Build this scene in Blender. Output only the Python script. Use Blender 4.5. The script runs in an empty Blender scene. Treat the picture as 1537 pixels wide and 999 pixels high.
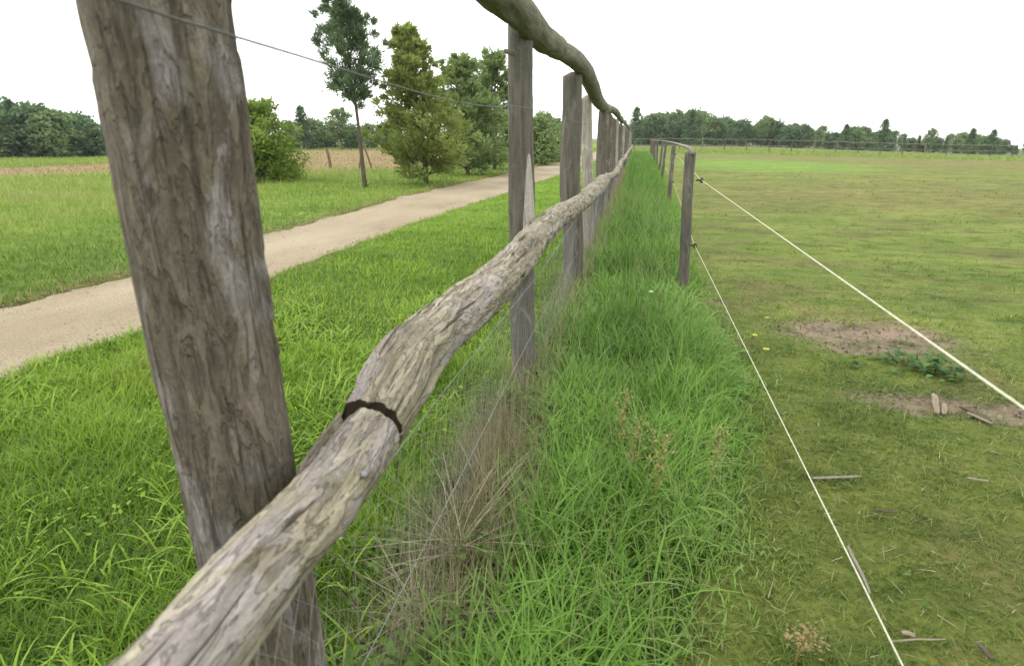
import bpy, math, random
import numpy as np
from mathutils import Vector, Matrix

R = math.radians
rng = np.random.default_rng(11)
random.seed(5)
S = bpy.context.scene
COL = S.collection

# ------------------------------------------------------------------ camera
F, PITCH, H = 873.0, R(18.5), 1.4          # focal length in photo pixels, pitch, eye height
YAW = R(11.563)                             # heading, left of the fence line (+Y)
fw = np.array([-math.sin(YAW) * math.cos(PITCH), math.cos(YAW) * math.cos(PITCH), -math.sin(PITCH)])
rt = np.array([math.cos(YAW), math.sin(YAW), 0.0])
up = np.cross(rt, fw)
CAM = np.array([0.0, 0.0, H])
cd = bpy.data.cameras.new('camera')
cam = bpy.data.objects.new('camera', cd)
COL.objects.link(cam)
cam.location = (0, 0, H)
cam.rotation_euler = (math.pi / 2 - PITCH, 0, YAW)
cd.sensor_width = 36.0
cd.lens = 36.0 * F / 1537.0
cd.clip_start = 0.02
cd.clip_end = 3000
cd.dof.use_dof = True                       # a small compact camera lens, sharp a few metres out
cd.dof.focus_distance = 3.6
cd.dof.aperture_fstop = 4.5
S.camera = cam

# ------------------------------------------------------------------ overcast sky, one soft sun
SUN_EL, SUN_AZ = R(52), R(250)              # azimuth clockwise from +Y: behind and left
W = bpy.data.worlds.new('World')
S.world = W
W.use_nodes = True
nt = W.node_tree
nt.nodes.clear()
out = nt.nodes.new('ShaderNodeOutputWorld')
bg = nt.nodes.new('ShaderNodeBackground')
bg.inputs['Strength'].default_value = 0.1
sky = nt.nodes.new('ShaderNodeTexSky')
sky.sky_type = 'NISHITA'
sky.sun_disc = False
sky.sun_elevation = SUN_EL
sky.sun_rotation = SUN_AZ
tc = nt.nodes.new('ShaderNodeTexCoord')
cl = nt.nodes.new('ShaderNodeTexNoise')
cl.inputs['Scale'].default_value = 1.6
cl.inputs['Detail'].default_value = 4
rp = nt.nodes.new('ShaderNodeValToRGB')
rp.color_ramp.elements[0].position = 0.3
rp.color_ramp.elements[0].color = (14.5, 14.8, 14.6, 1)
rp.color_ramp.elements[1].position = 0.75
rp.color_ramp.elements[1].color = (17.5, 17.5, 16.6, 1)
mx = nt.nodes.new('ShaderNodeMix')
mx.data_type = 'RGBA'
mx.inputs['Factor'].default_value = 0.93     # closed cloud cover over the blue
nt.links.new(tc.outputs['Generated'], cl.inputs['Vector'])
nt.links.new(cl.outputs['Fac'], rp.inputs['Fac'])
nt.links.new(sky.outputs['Color'], mx.inputs['A'])
nt.links.new(rp.outputs['Color'], mx.inputs['B'])
nt.links.new(mx.outputs['Result'], bg.inputs['Color'])
nt.links.new(bg.outputs['Background'], out.inputs['Surface'])
sd = bpy.data.lights.new('sun', 'SUN')
sd.energy = 1.2
sd.angle = R(14)
sd.color = (1.0, 0.96, 0.9)
sun = bpy.data.objects.new('sun', sd)
COL.objects.link(sun)
sdir = Vector((math.sin(SUN_AZ) * math.cos(SUN_EL), math.cos(SUN_AZ) * math.cos(SUN_EL), math.sin(SUN_EL)))
sun.rotation_euler = sdir.to_track_quat('Z', 'Y').to_euler()
sun.location = (0, 0, 40)
S.view_settings.view_transform = 'Standard'
S.view_settings.look = 'None'
S.view_settings.exposure = 0.6
S.view_settings.gamma = 1.0
S.cycles.max_bounces = 6
S.cycles.transparent_max_bounces = 8

# ------------------------------------------------------------------ numpy noise
def _hash(ix, iy, iz, seed):
    h = (ix * 374761393 + iy * 668265263 + iz * 2147483647 + seed * 974634777) & 0xffffffff
    h = ((h ^ (h >> 13)) * 1274126177) & 0xffffffff
    h = ((h ^ (h >> 16)) * 2246822519) & 0xffffffff
    return ((h ^ (h >> 15)) & 0xffffff) / float(0xffffff)

def vnoise(P, seed=0):
    P = np.asarray(P, dtype=np.float64)
    i = np.floor(P).astype(np.int64)
    f = P - i
    f = f * f * (3 - 2 * f)
    r = 0
    for dx in (0, 1):
        for dy in (0, 1):
            for dz in (0, 1):
                w = (f[:, 0] if dx else 1 - f[:, 0]) * (f[:, 1] if dy else 1 - f[:, 1]) * (f[:, 2] if dz else 1 - f[:, 2])
                r = r + w * _hash(i[:, 0] + dx, i[:, 1] + dy, i[:, 2] + dz, seed)
    return r

def fbm(P, oct=3, seed=0):
    P = np.asarray(P, dtype=np.float64)
    r, a, t = 0, 1.0, 0
    for o in range(oct):
        r = r + a * vnoise(P * (2.03 ** o) + o * 17.3, seed + o)
        t += a
        a *= 0.5
    return r / t

def n2(x, y, s, seed=0, oct=2):
    return fbm(np.stack([x * s, y * s, np.full_like(x, 3.7 + seed)], 1), oct, seed)

def sst(a, b, x):
    t = np.clip((x - a) / (b - a), 0, 1)
    return t * t * (3 - 2 * t)

# ------------------------------------------------------------------ terrain
def gz(x, y):
    """Height of the ground: level round the fence, falling gently away at both far sides."""
    x = np.atleast_1d(np.asarray(x, float)); y = np.atleast_1d(np.asarray(y, float))
    d = np.hypot(x, y)
    az = np.degrees(np.arctan2(x, np.maximum(y, 1e-3)))
    s = np.maximum(sst(4, 30, az), sst(-30, -46, az))
    z = -0.0125 * s * np.maximum(0, d - 28) * sst(28, 60, d)
    bump = (n2(x, y, 1.3, 1, 3) - 0.5) * 0.05 * (1 - path_w(x, y) * 0.7)
    z = z + bump * sst(600, 20, d)
    z = z - 0.03 * path_w(x, y)
    return z

def path_edges(y):
    r = np.interp(y, [-5, 2.5, 3.7, 5.5, 9.2, 15.6, 24.3, 40, 70], [-3.95, -3.8, -3.66, -3.75, -3.75, -3.4, -3.0, -2.6, -2.2])
    l = np.interp(y, [-5, 3.9, 5.5, 8.0, 14.7, 24.8, 37.5, 70], [-5.5, -5.4, -5.3, -5.5, -5.8, -5.3, -4.7, -4.3])
    return l, r

def path_w(x, y):
    l, r = path_edges(y)
    wob = (n2(x, y, 2.2, 9, 3) - 0.5) * 0.34
    return sst(-0.06, 0.1, np.minimum(x - l + wob, r - x + wob)) * (y < 70)

def ray(px, py):
    return fw + rt * ((px - 768.5) / F) + up * ((499.5 - py) / F)

def on_ground(px, py):
    d = ray(px, py)
    t = (0 - H) / d[2]
    for _ in range(12):
        p = CAM + d * t
        t += (gz(p[0], p[1])[0] - p[2]) / d[2]
    p = CAM + d * t
    return p

def on_plane(px, py, xp):
    d = ray(px, py)
    return CAM + d * (xp / d[0])

def top_height(px, py, base):
    """Height of a thing standing at base whose top shows at row py."""
    d = ray(px, py)
    return H + d[2] / math.hypot(d[0], d[1]) * math.hypot(base[0], base[1]) - base[2]

# ------------------------------------------------------------------ objects
def empty(name, loc, label=None, cat=None, group=None):
    o = bpy.data.objects.new(name, None)
    o.empty_display_size = 0.1
    COL.objects.link(o)
    o.location = loc
    tag(o, label, cat, group)
    return o

def tag(o, label=None, cat=None, group=None, kind=None):
    for k, v in (('label', label), ('category', cat), ('group', group), ('kind', kind)):
        if v:
            o[k] = v
    return o

def mesh_np(name, V, faces, mat, attrs=None, smooth=True):
    """faces: list of (n x k) int arrays."""
    me = bpy.data.meshes.new(name)
    V = np.ascontiguousarray(V, np.float32)
    me.vertices.add(len(V))
    me.vertices.foreach_set('co', V.ravel())
    faces = [f for f in faces if len(f)]
    loops = np.concatenate([f.ravel() for f in faces]).astype(np.int32)
    tot = np.concatenate([np.full(len(f), f.shape[1], np.int32) for f in faces])
    st = np.concatenate([[0], np.cumsum(tot)[:-1]]).astype(np.int32)
    me.loops.add(len(loops))
    me.loops.foreach_set('vertex_index', loops)
    me.polygons.add(len(tot))
    me.polygons.foreach_set('loop_start', st)
    me.polygons.foreach_set('loop_total', tot)
    if smooth:
        me.polygons.foreach_set('use_smooth', np.ones(len(tot), bool))
    for k, a in (attrs or {}).items():
        a = np.asarray(a, np.float32)
        if a.ndim == 1:
            me.attributes.new(k, 'FLOAT', 'POINT').data.foreach_set('value', a)
        else:
            me.attributes.new(k, 'FLOAT_VECTOR', 'POINT').data.foreach_set('vector', np.ascontiguousarray(a).ravel())
    me.update(calc_edges=True)
    me.materials.append(mat)
    return me

def link(name, me, parent=None, loc=None):
    o = bpy.data.objects.new(name, me)
    COL.objects.link(o)
    if parent is not None:
        o.parent = parent
    if loc is not None:
        o.location = loc
    return o

# ------------------------------------------------------------------ tubes (posts, rails, poles, wires)
def catmull(P, n, warp=1.0):
    P = np.asarray(P, float)
    Q = np.vstack([2 * P[0] - P[1], P, 2 * P[-1] - P[-2]])
    seg = np.linalg.norm(np.diff(P[:, :3], axis=0), axis=1)
    s = np.concatenate([[0], np.cumsum(seg)])
    t = s[-1] * np.linspace(0, 1, n) ** warp
    k = np.clip(np.searchsorted(s, t, 'right') - 1, 0, len(P) - 2)
    u = ((t - s[k]) / np.maximum(seg[k], 1e-9))[:, None]
    p0, p1, p2, p3 = Q[k], Q[k + 1], Q[k + 2], Q[k + 3]
    return 0.5 * (2 * p1 + (p2 - p0) * u + (2 * p0 - 5 * p1 + 4 * p2 - p3) * u * u + (3 * p1 - p0 - 3 * p2 + p3) * u ** 3)

def tube(P, rad, nseg=16, rings=None, disp=None, round0=0.0, round1=0.0, cut=None, seed=0, warp=1.0):
    """Tube along control points. disp(cosphi, sinphi, s, r) -> radial offset. Returns V, faces, attrs."""
    P = np.asarray(P, float)
    rad = np.broadcast_to(np.asarray(rad, float), (len(P),))
    D = catmull(np.column_stack([P, rad]), rings or len(P), warp) if rings else np.column_stack([P, rad])
    C, r = D[:, :3], D[:, 3]
    T = np.gradient(C, axis=0)
    T /= np.linalg.norm(T, axis=1)[:, None]
    s = np.concatenate([[0], np.cumsum(np.linalg.norm(np.diff(C, axis=0), axis=1))])
    ref = np.array([0, 0, 1.0]) if abs(T[0][2]) < 0.8 else np.array([1.0, 0, 0])
    A = np.cross(T, ref); A /= np.linalg.norm(A, axis=1)[:, None]
    B = np.cross(T, A)
    ph = np.linspace(0, 2 * math.pi, nseg, endpoint=False)
    c, sn = np.cos(ph), np.sin(ph)
    L = s[-1]
    k = np.ones(len(s))
    if round0: k = k * np.sqrt(np.clip(1 - (1 - np.clip(s / round0, 0, 1)) ** 2, 0.03, 1))
    if round1: k = k * np.sqrt(np.clip(1 - (1 - np.clip((L - s) / round1, 0, 1)) ** 2, 0.03, 1))
    rr = np.repeat((r * k)[:, None], nseg, 1)
    cc, ss = np.tile(c, (len(s), 1)), np.tile(sn, (len(s), 1))
    sv = np.repeat(s[:, None], nseg, 1)
    if disp is not None:
        rr = rr + (disp(cc.ravel(), ss.ravel(), sv.ravel(), np.repeat(r, nseg))).reshape(rr.shape) * k[:, None]
    off = A[:, None, :] * (rr * cc)[..., None] + B[:, None, :] * (rr * ss)[..., None]
    if cut is not None:
        off = cut(off, sv, np.repeat(r[:, None], nseg, 1))
    V = (C[:, None, :] + off).reshape(-1, 3)
    i = np.arange(len(s) - 1)[:, None] * nseg
    j = np.arange(nseg)[None, :]
    j2 = (j + 1) % nseg
    q = np.stack([i + j, i + j2, i + nseg + j2, i + nseg + j], -1).reshape(-1, 4)
    n = len(V)
    V = np.vstack([V, C[0], C[-1]])
    jj = np.arange(nseg)
    c0 = np.stack([np.full(nseg, n), (jj + 1) % nseg, jj], 1)
    l0 = (len(s) - 1) * nseg
    c1 = np.stack([np.full(nseg, n + 1), l0 + jj, l0 + (jj + 1) % nseg], 1)
    rm = float(np.mean(r))
    g = np.stack([cc.ravel() * rm, ss.ravel() * rm, sv.ravel() + seed * 3.1], 1)
    g = np.vstack([g, [0, 0, seed * 3.1], [0, 0, L + seed * 3.1]])
    return V, [q, np.vstack([c0, c1])], {'grain': g}

def join(parts):
    V, Q, n = [], {}, 0
    At = {}
    for v, fs, at in parts:
        for f in fs:
            Q.setdefault(f.shape[1], []).append(f + n)
        for k in at: At.setdefault(k, []).append(at[k])
        V.append(v); n += len(v)
    return np.vstack(V), [np.vstack(x) for x in Q.values()], {k: np.concatenate(x) for k, x in At.items()}

def wood_disp(seed, ridge=0.004, plate=0.003, lump=0.006, fine=0.0012):
    def f(c, s, l, r):
        base = fbm(np.stack([c * 1.6, s * 1.6, l * 3.0 + seed * 7], 1), 2, seed) - 0.5
        rd = fbm(np.stack([c * r * 60, s * r * 60, l * 5 + seed * 3], 1), 3, seed + 3) - 0.5
        pl = sst(0.5, 0.56, fbm(np.stack([c * r * 26, s * r * 26, l * 8 + seed], 1), 3, seed + 7))
        fi = vnoise(np.stack([c * r * 220, s * r * 220, l * 30], 1), seed + 9) - 0.5
        return base * 2 * lump + rd * 2 * ridge + pl * plate + fi * 2 * fine
    return f

# ------------------------------------------------------------------ materials
def new_mat(name):
    m = bpy.data.materials.new(name)
    m.use_nodes = True
    m.node_tree.nodes.clear()
    return m, m.node_tree.nodes, m.node_tree.links

def ramp(N, stops):
    r = N.new('ShaderNodeValToRGB')
    e = r.color_ramp.elements
    while len(e) < len(stops): e.new(0.5)
    for el, (p, c) in zip(e, stops):
        el.position = p
        el.color = (*c, 1)
    return r

def mixc(N, L, fac, a, b):
    m = N.new('ShaderNodeMix'); m.data_type = 'RGBA'
    for key, v in (('Factor', fac), ('A', a), ('B', b)):
        if isinstance(v, (float, int)): m.inputs[key].default_value = v
        elif isinstance(v, tuple): m.inputs[key].default_value = (*v, 1)
        else: L.new(v, m.inputs[key])
    return m.outputs['Result']

def noise(N, L, vec, scale, detail=4, rough=0.55, st=None, dist=0.0):
    n = N.new('ShaderNodeTexNoise')
    n.inputs['Scale'].default_value = scale
    n.inputs['Detail'].default_value = detail
    n.inputs['Roughness'].default_value = rough
    n.inputs['Distortion'].default_value = dist
    if st:
        mp = N.new('ShaderNodeMapping'); mp.inputs['Scale'].default_value = st
        L.new(vec, mp.inputs['Vector']); vec = mp.outputs['Vector']
    L.new(vec, n.inputs['Vector'])
    return n.outputs['Fac']

def wood_mat(name, dark, mid, light, patch, crack=0.5, patch_amt=0.6, bump=0.5, lichen=None, plates=0.0):
    m, N, L = new_mat(name)
    o = N.new('ShaderNodeOutputMaterial'); b = N.new('ShaderNodeBsdfPrincipled')
    at = N.new('ShaderNodeAttribute'); at.attribute_name = 'grain'
    v = at.outputs['Vector']
    g1 = noise(N, L, v, 30, 6, 0.65, (1, 1, 0.10), 0.6)
    r1 = ramp(N, [(0.3, dark), (0.5, mid), (0.72, light)])
    L.new(g1, r1.inputs['Fac'])
    p = noise(N, L, v, 11, 5, 0.6, (1, 1, 0.45), 0.8)
    rp_ = ramp(N, [(patch_amt - 0.05, (0, 0, 0)), (patch_amt + 0.07, (1, 1, 1))])
    L.new(p, rp_.inputs['Fac'])
    c = mixc(N, L, rp_.outputs['Color'], r1.outputs['Color'], patch)
    if lichen:
        q = noise(N, L, v, 16, 6, 0.7)
        rq = ramp(N, [(0.55, (0, 0, 0)), (0.68, (0.75, 0.75, 0.75))]); L.new(q, rq.inputs['Fac'])
        c = mixc(N, L, rq.outputs['Color'], c, lichen)
    k = noise(N, L, v, 55, 3, 0.5, (1, 1, 0.05), 1.2)
    rk = ramp(N, [(0.33, (crack, crack, crack)), (0.42, (0, 0, 0))]); L.new(k, rk.inputs['Fac'])
    c = mixc(N, L, rk.outputs['Color'], c, tuple(x * 0.3 for x in dark))
    f = noise(N, L, v, 180, 4, 0.7, (1, 1, 0.4))
    edge_out = None
    if plates:
        pn_ = noise(N, L, v, 34, 4, 0.6, (1, 1, 0.22), 1.5)
        sb = N.new('ShaderNodeMath'); sb.operation = 'SUBTRACT'; L.new(pn_, sb.inputs[0]); sb.inputs[1].default_value = 0.5
        ab = N.new('ShaderNodeMath'); ab.operation = 'ABSOLUTE'; L.new(sb.outputs[0], ab.inputs[0])
        re_ = ramp(N, [(0.006, (plates, plates, plates)), (0.03, (0, 0, 0))]); L.new(ab.outputs[0], re_.inputs['Fac'])
        c = mixc(N, L, re_.outputs['Color'], c, tuple(x * 0.45 for x in dark))
        rs_ = ramp(N, [(0.40, (0.84, 0.84, 0.84)), (0.5, (1.0, 1.0, 1.0)), (0.54, (1.14, 1.14, 1.14))]); L.new(pn_, rs_.inputs['Fac'])
        mp_ = N.new('ShaderNodeMix'); mp_.data_type = 'RGBA'; mp_.blend_type = 'MULTIPLY'; mp_.inputs['Factor'].default_value = 1
        L.new(c, mp_.inputs['A']); L.new(rs_.outputs['Color'], mp_.inputs['B']); c = mp_.outputs['Result']
        rb_ = ramp(N, [(0.47, (0, 0, 0)), (0.52, (1, 1, 1))]); L.new(pn_, rb_.inputs['Fac'])
        edge_out = rb_.outputs['Color']
    rf = ramp(N, [(0.3, (0.72, 0.72, 0.72)), (0.7, (1.15, 1.15, 1.15))]); L.new(f, rf.inputs['Fac'])
    mu = N.new('ShaderNodeMix'); mu.data_type = 'RGBA'; mu.blend_type = 'MULTIPLY'; mu.inputs['Factor'].default_value = 1
    L.new(c, mu.inputs['A']); L.new(rf.outputs['Color'], mu.inputs['B'])
    L.new(mu.outputs['Result'], b.inputs['Base Color'])
    b.inputs['Roughness'].default_value = 0.85
    b.inputs['Specular IOR Level'].default_value = 0.25
    ad = N.new('ShaderNodeMath'); ad.operation = 'ADD'
    L.new(g1, ad.inputs[0]); L.new(f, ad.inputs[1])
    if edge_out is not None:
        a2 = N.new('ShaderNodeMath'); a2.operation = 'MULTIPLY_ADD'
        L.new(edge_out, a2.inputs[0]); a2.inputs[1].default_value = 0.6; L.new(ad.outputs[0], a2.inputs[2]); ad = a2
    bp = N.new('ShaderNodeBump'); bp.inputs['Strength'].default_value = bump; bp.inputs['Distance'].default_value = 0.006
    L.new(ad.outputs[0], bp.inputs['Height']); L.new(bp.outputs['Normal'], b.inputs['Normal'])
    L.new(b.outputs['BSDF'], o.inputs['Surface'])
    return m

def leaf_mat(name, stops, trans=0.35, rough=0.55, spec=0.3):
    m, N, L = new_mat(name)
    o = N.new('ShaderNodeOutputMaterial'); b = N.new('ShaderNodeBsdfPrincipled')
    at = N.new('ShaderNodeAttribute'); at.attribute_name = 'tint'
    r = ramp(N, stops); L.new(at.outputs['Fac'], r.inputs['Fac'])
    L.new(r.outputs['Color'], b.inputs['Base Color'])
    b.inputs['Roughness'].default_value = rough
    b.inputs['Specular IOR Level'].default_value = spec
    t = N.new('ShaderNodeBsdfTranslucent')
    L.new(r.outputs['Color'], t.inputs['Color'])
    x = N.new('ShaderNodeMixShader'); x.inputs[0].default_value = trans
    L.new(b.outputs['BSDF'], x.inputs[1]); L.new(t.outputs['BSDF'], x.inputs[2])
    L.new(x.outputs[0], o.inputs['Surface'])
    return m

def plain(name, c, rough=0.7, metal=0.0, spec=0.3):
    m, N, L = new_mat(name)
    o = N.new('ShaderNodeOutputMaterial'); b = N.new('ShaderNodeBsdfPrincipled')
    tcn = N.new('ShaderNodeTexCoord')
    n = noise(N, L, tcn.outputs['Object'], 60, 3)
    r = ramp(N, [(0.3, tuple(x * 0.75 for x in c)), (0.7, tuple(min(1, x * 1.15) for x in c))]); L.new(n, r.inputs['Fac'])
    L.new(r.outputs['Color'], b.inputs['Base Color'])
    b.inputs['Roughness'].default_value = rough; b.inputs['Metallic'].default_value = metal
    b.inputs['Specular IOR Level'].default_value = spec
    L.new(b.outputs['BSDF'], o.inputs['Surface'])
    return m

M_POST = wood_mat('weathered_bark', (0.066, 0.054, 0.039), (0.128, 0.107, 0.08), (0.18, 0.153, 0.12), (0.235, 0.21, 0.203), 0.6, 0.58, 1.0, None, 0.2)
M_POST2 = wood_mat('grey_post_wood', (0.06, 0.053, 0.042), (0.108, 0.098, 0.08), (0.155, 0.143, 0.12), (0.2, 0.188, 0.165), 0.4, 0.62, 0.6)
M_PALE = wood_mat('stripped_pale_wood', (0.15, 0.13, 0.10), (0.26, 0.235, 0.195), (0.36, 0.335, 0.295), (0.38, 0.36, 0.32), 0.4, 0.6, 0.4)
M_BARE = wood_mat('bare_sapwood', (0.22, 0.20, 0.17), (0.33, 0.305, 0.265), (0.44, 0.415, 0.375), (0.46, 0.44, 0.4), 0.4, 0.6, 0.4)
M_RAIL = wood_mat('bleached_rail_wood', (0.08, 0.066, 0.043), (0.265, 0.233, 0.168), (0.425, 0.387, 0.29), (0.30, 0.267, 0.25), 0.9, 0.55, 1.0, (0.18, 0.172, 0.10), 0.45)
M_TOP = wood_mat('greenish_rail_wood', (0.07, 0.063, 0.04), (0.135, 0.124, 0.085), (0.20, 0.187, 0.135), (0.21, 0.2, 0.16), 0.4, 0.66, 0.5, (0.095, 0.098, 0.05))
M_STUB = wood_mat('dark_knot_wood', (0.02, 0.016, 0.012), (0.05, 0.04, 0.03), (0.09, 0.075, 0.06), (0.1, 0.085, 0.07), 0.4, 0.66, 0.4)
M_FAR = wood_mat('silvered_pole_wood', (0.14, 0.125, 0.10), (0.21, 0.19, 0.155), (0.29, 0.27, 0.23), (0.31, 0.3, 0.26), 0.3, 0.6, 0.3)
M_WIRE = plain('galvanised_wire', (0.10, 0.10, 0.098), 0.6, 0.3)
M_NET = plain('grey_netting_wire', (0.2, 0.2, 0.195), 0.6, 0.2)
M_ROPE = plain('white_rope', (0.5, 0.5, 0.38), 0.8)
M_INS = plain('black_insulator', (0.03, 0.03, 0.028), 0.5)
M_NAIL = plain('bright_nail', (0.22, 0.22, 0.225), 0.5, 0.6)
M_NOTCH_SHADE = plain('notch_gap_shade', (0.028, 0.021, 0.014), 0.95, 0.0, 0.1)  # near-black colour for the painted shade in the lap joint's gap
M_BARK = wood_mat('tree_bark', (0.05, 0.038, 0.026), (0.09, 0.07, 0.05), (0.14, 0.115, 0.09), (0.14, 0.12, 0.09), 0.4, 0.66, 0.5)

# ------------------------------------------------------------------ zones of the ground
SOIL = [(1.75, 4.62, 0.62, 0.42, 0.2), (1.72, 3.36, 0.46, 0.17, 0.1), (0.80, 5.35, 0.10, 0.13, 0.0), (2.75, 2.75, 0.30, 0.2, 0.1), (2.05, 3.3, 0.3, 0.16, 0), (1.55, 4.25, .3, .14, 0)]

def soil_w(x, y):
    w = np.zeros_like(x)
    nz = (n2(x, y, 3.2, 21, 4) - 0.5) * 1.5 + (n2(x, y, 14.0, 22, 2) - 0.5) * 0.8
    for cx, cy, rx, ry, k in SOIL:
        d = np.hypot((x - cx) / rx, (y - cy) / ry)
        w = np.maximum(w, sst(1.25, 0.55, d + nz * 0.75))
    return w

def zones(x, y):
    """Region index: 0 lawn, 1 strip, 2 paddock, 3 path, 4 verge, 5 hay stubble, 6 rough far grass."""
    z = np.full(len(x), 2)
    wob = (n2(x, y, 0.9, 31, 2) - 0.5) * 0.5
    d = np.hypot(x, y)
    l, r = path_edges(y)
    z[(x < -0.58) & (x > r - 0.1)] = 0
    e = np.interp(y, [0, 1.3, 1.8, 2.5, 3.4, 5.2, 10, 30], [0.13, 0.19, 0.33, 0.53, 0.67, 0.62, 0.85, 1.25])
    z[(x >= -0.58) & (x < e + wob * 0.25)] = 1
    z[(x < l + 0.1)] = 4
    az = np.degrees(np.arctan2(x, np.maximum(y, 1e-3)))
    q = -0.5 * x + 0.866 * y            # distance across the left meadow
    dd = np.hypot(x, y) + wob * 4
    z[(x < -11) & (dd > np.interp(az, [-60, -40, -34, -20], [28.5, 31, 29.5, 28.5]))] = 5
    z[(x < -11) & (dd > np.interp(az, [-60, -50, -36, -32, -20], [39, 41, 60, 78, 78]))] = 6
    z[(y > 62 + wob * 6) & (x > -2)] = 6
    z[path_w(x, y) > 0.5] = 3
    return z

ZC = np.array([(0.050, 0.085, 0.014), (0.042, 0.072, 0.013), (0.098, 0.11, 0.027), (0.2, 0.16, 0.1), (0.062, 0.10, 0.02), (0.2, 0.155, 0.075), (0.10, 0.11, 0.04)])

def far_col(x, y, z):
    """Ground colour by what grows or lies there; further out the turf colour itself takes over from thatch."""
    d = np.hypot(x, y)
    c = ZC[z].copy()
    k = sst(2.5, 18, d)[:, None]
    turf = np.array([(0.125, 0.21, 0.024), (0.115, 0.18, 0.028), (0.132, 0.154, 0.037), (0.2, 0.16, 0.1), (0.14, 0.205, 0.034), (0.22, 0.172, 0.082), (0.115, 0.13, 0.05)])[z]
    c = c * (1 - k) + turf * k
    if True:
        a = n2(x * 0.35, y, 0.16, 41, 3)[:, None]
        pad = (z == 2)[:, None]
        c = np.where(pad, c * (1 - sst(0.45, 0.7, a) * 0.5) + np.array([(0.10, 0.155, 0.028)]) * sst(0.45, 0.7, a) * 0.5, c)
        b2 = n2(x, y, 1.5, 44, 4)[:, None]
        c = np.where(pad, c * (1 - 0.5 * sst(0.52, 0.68, b2)) + np.array([(0.105, 0.088, 0.04)]) * 0.5 * sst(0.52, 0.68, b2), c)
        fr = (sst(34, 50, d) * sst(3, 22, x))[:, None]
        c = np.where(pad, c * (1 - 0.5 * fr) + np.array([(0.15, 0.125, 0.055)]) * 0.5 * fr, c)
        b = n2(x * 0.4, y, 0.3, 43, 3)[:, None]
        c = np.where(pad, c * (1 - 0.35 * sst(0.55, 0.75, b)) + np.array([(0.125, 0.098, 0.045)]) * 0.35 * sst(0.55, 0.75, b), c)
    g = np.exp(-(((x - 7.0) / 5.2) ** 2 + ((y - 36) / 8.0) ** 2) ** 2)[:, None]
    c = c * (1 - 0.85 * g) + np.array([(0.125, 0.215, 0.035)]) * 0.85 * g
    s = soil_w(x, y)[:, None]
    c = c * (1 - s) + np.array([(0.18, 0.143, 0.103)]) * s
    l, r = path_edges(y)
    e = (sst(0.35, 0.0, np.abs(x - l + 0.05)) * 0.6 * (z != 3))[:, None]
    c = c * (1 - e) + np.array([(0.11, 0.075, 0.035)]) * e
    return c

def build_ground():
    # polar sheet: rings get wider with distance, out to the horizon
    rad = np.concatenate([np.linspace(0, 8, 180), np.geomspace(8.05, 90, 230), np.geomspace(93, 2400, 36)])
    ang = np.linspace(0, 2 * math.pi, 330, endpoint=False)
    # finer in front
    ang = ang + 0.55 * np.sin(ang)
    Rg, A = np.meshgrid(rad, ang, indexing='ij')
    x = (Rg * np.sin(A + math.pi - YAW)).ravel(); y = (Rg * np.cos(A + math.pi - YAW)).ravel()
    z = gz(x, y)
    n = len(ang)
    i = np.arange(len(rad) - 1)[:, None] * n; j = np.arange(n)[None, :]; j2 = (j + 1) % n
    q = np.stack([i + j, i + n + j, i + n + j2, i + j2], -1).reshape(-1, 4)
    zn = zones(x, y)
    c = far_col(x, y, np.where(zn == 3, 4, zn))
    z = z - 0.02 * soil_w(x, y) + 0.012 * soil_w(x, y) * (n2(x, y, 18, 5, 2) - 0.5)
    m, N, L = new_mat('turf_and_soil')
    o = N.new('ShaderNodeOutputMaterial'); b = N.new('ShaderNodeBsdfPrincipled')
    at = N.new('ShaderNodeAttribute'); at.attribute_name = 'hue'
    ge = N.new('ShaderNodeNewGeometry')
    v = ge.outputs['Position']
    f1 = noise(N, L, v, 40, 6, 0.7)
    r1 = ramp(N, [(0.3, (0.62, 0.62, 0.62)), (0.7, (1.35, 1.32, 1.3))]); L.new(f1, r1.inputs['Fac'])
    f2 = noise(N, L, v, 1.1, 5, 0.65, (0.4, 1, 1))
    r2 = ramp(N, [(0.3, (0.66, 0.74, 0.64)), (0.5, (1, 1, 1)), (0.7, (1.35, 1.24, 1.35))]); L.new(f2, r2.inputs['Fac'])
    def mul(a, c2):
        k = N.new('ShaderNodeMix'); k.data_type = 'RGBA'; k.blend_type = 'MULTIPLY'; k.inputs['Factor'].default_value = 1
        L.new(a, k.inputs['A']); L.new(c2, k.inputs['B']); return k.outputs['Result']
    f3 = noise(N, L, v, 5.5, 5, 0.7, (0.6, 1, 1), 0.5)
    r3 = ramp(N, [(0.34, (0.5, 0.6, 0.48)), (0.47, (0.95, 0.97, 0.95)), (0.66, (1.32, 1.2, 1.28))]); L.new(f3, r3.inputs['Fac'])
    cc = mul(mul(mul(at.outputs['Color'], r1.outputs['Color']), r2.outputs['Color']), r3.outputs['Color'])
    L.new(cc, b.inputs['Base Color'])
    b.inputs['Roughness'].default_value = 0.95; b.inputs['Specular IOR Level'].default_value = 0.1
    bp = N.new('ShaderNodeBump'); bp.inputs['Strength'].default_value = 0.6; bp.inputs['Distance'].default_value = 0.02
    L.new(f1, bp.inputs['Height']); L.new(bp.outputs['Normal'], b.inputs['Normal'])
    L.new(b.outputs['BSDF'], o.inputs['Surface'])
    g = link('ground', mesh_np('ground', np.stack([x, y, z], 1), [q], m, {'hue': c}))
    g['kind'] = 'structure'

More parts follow.
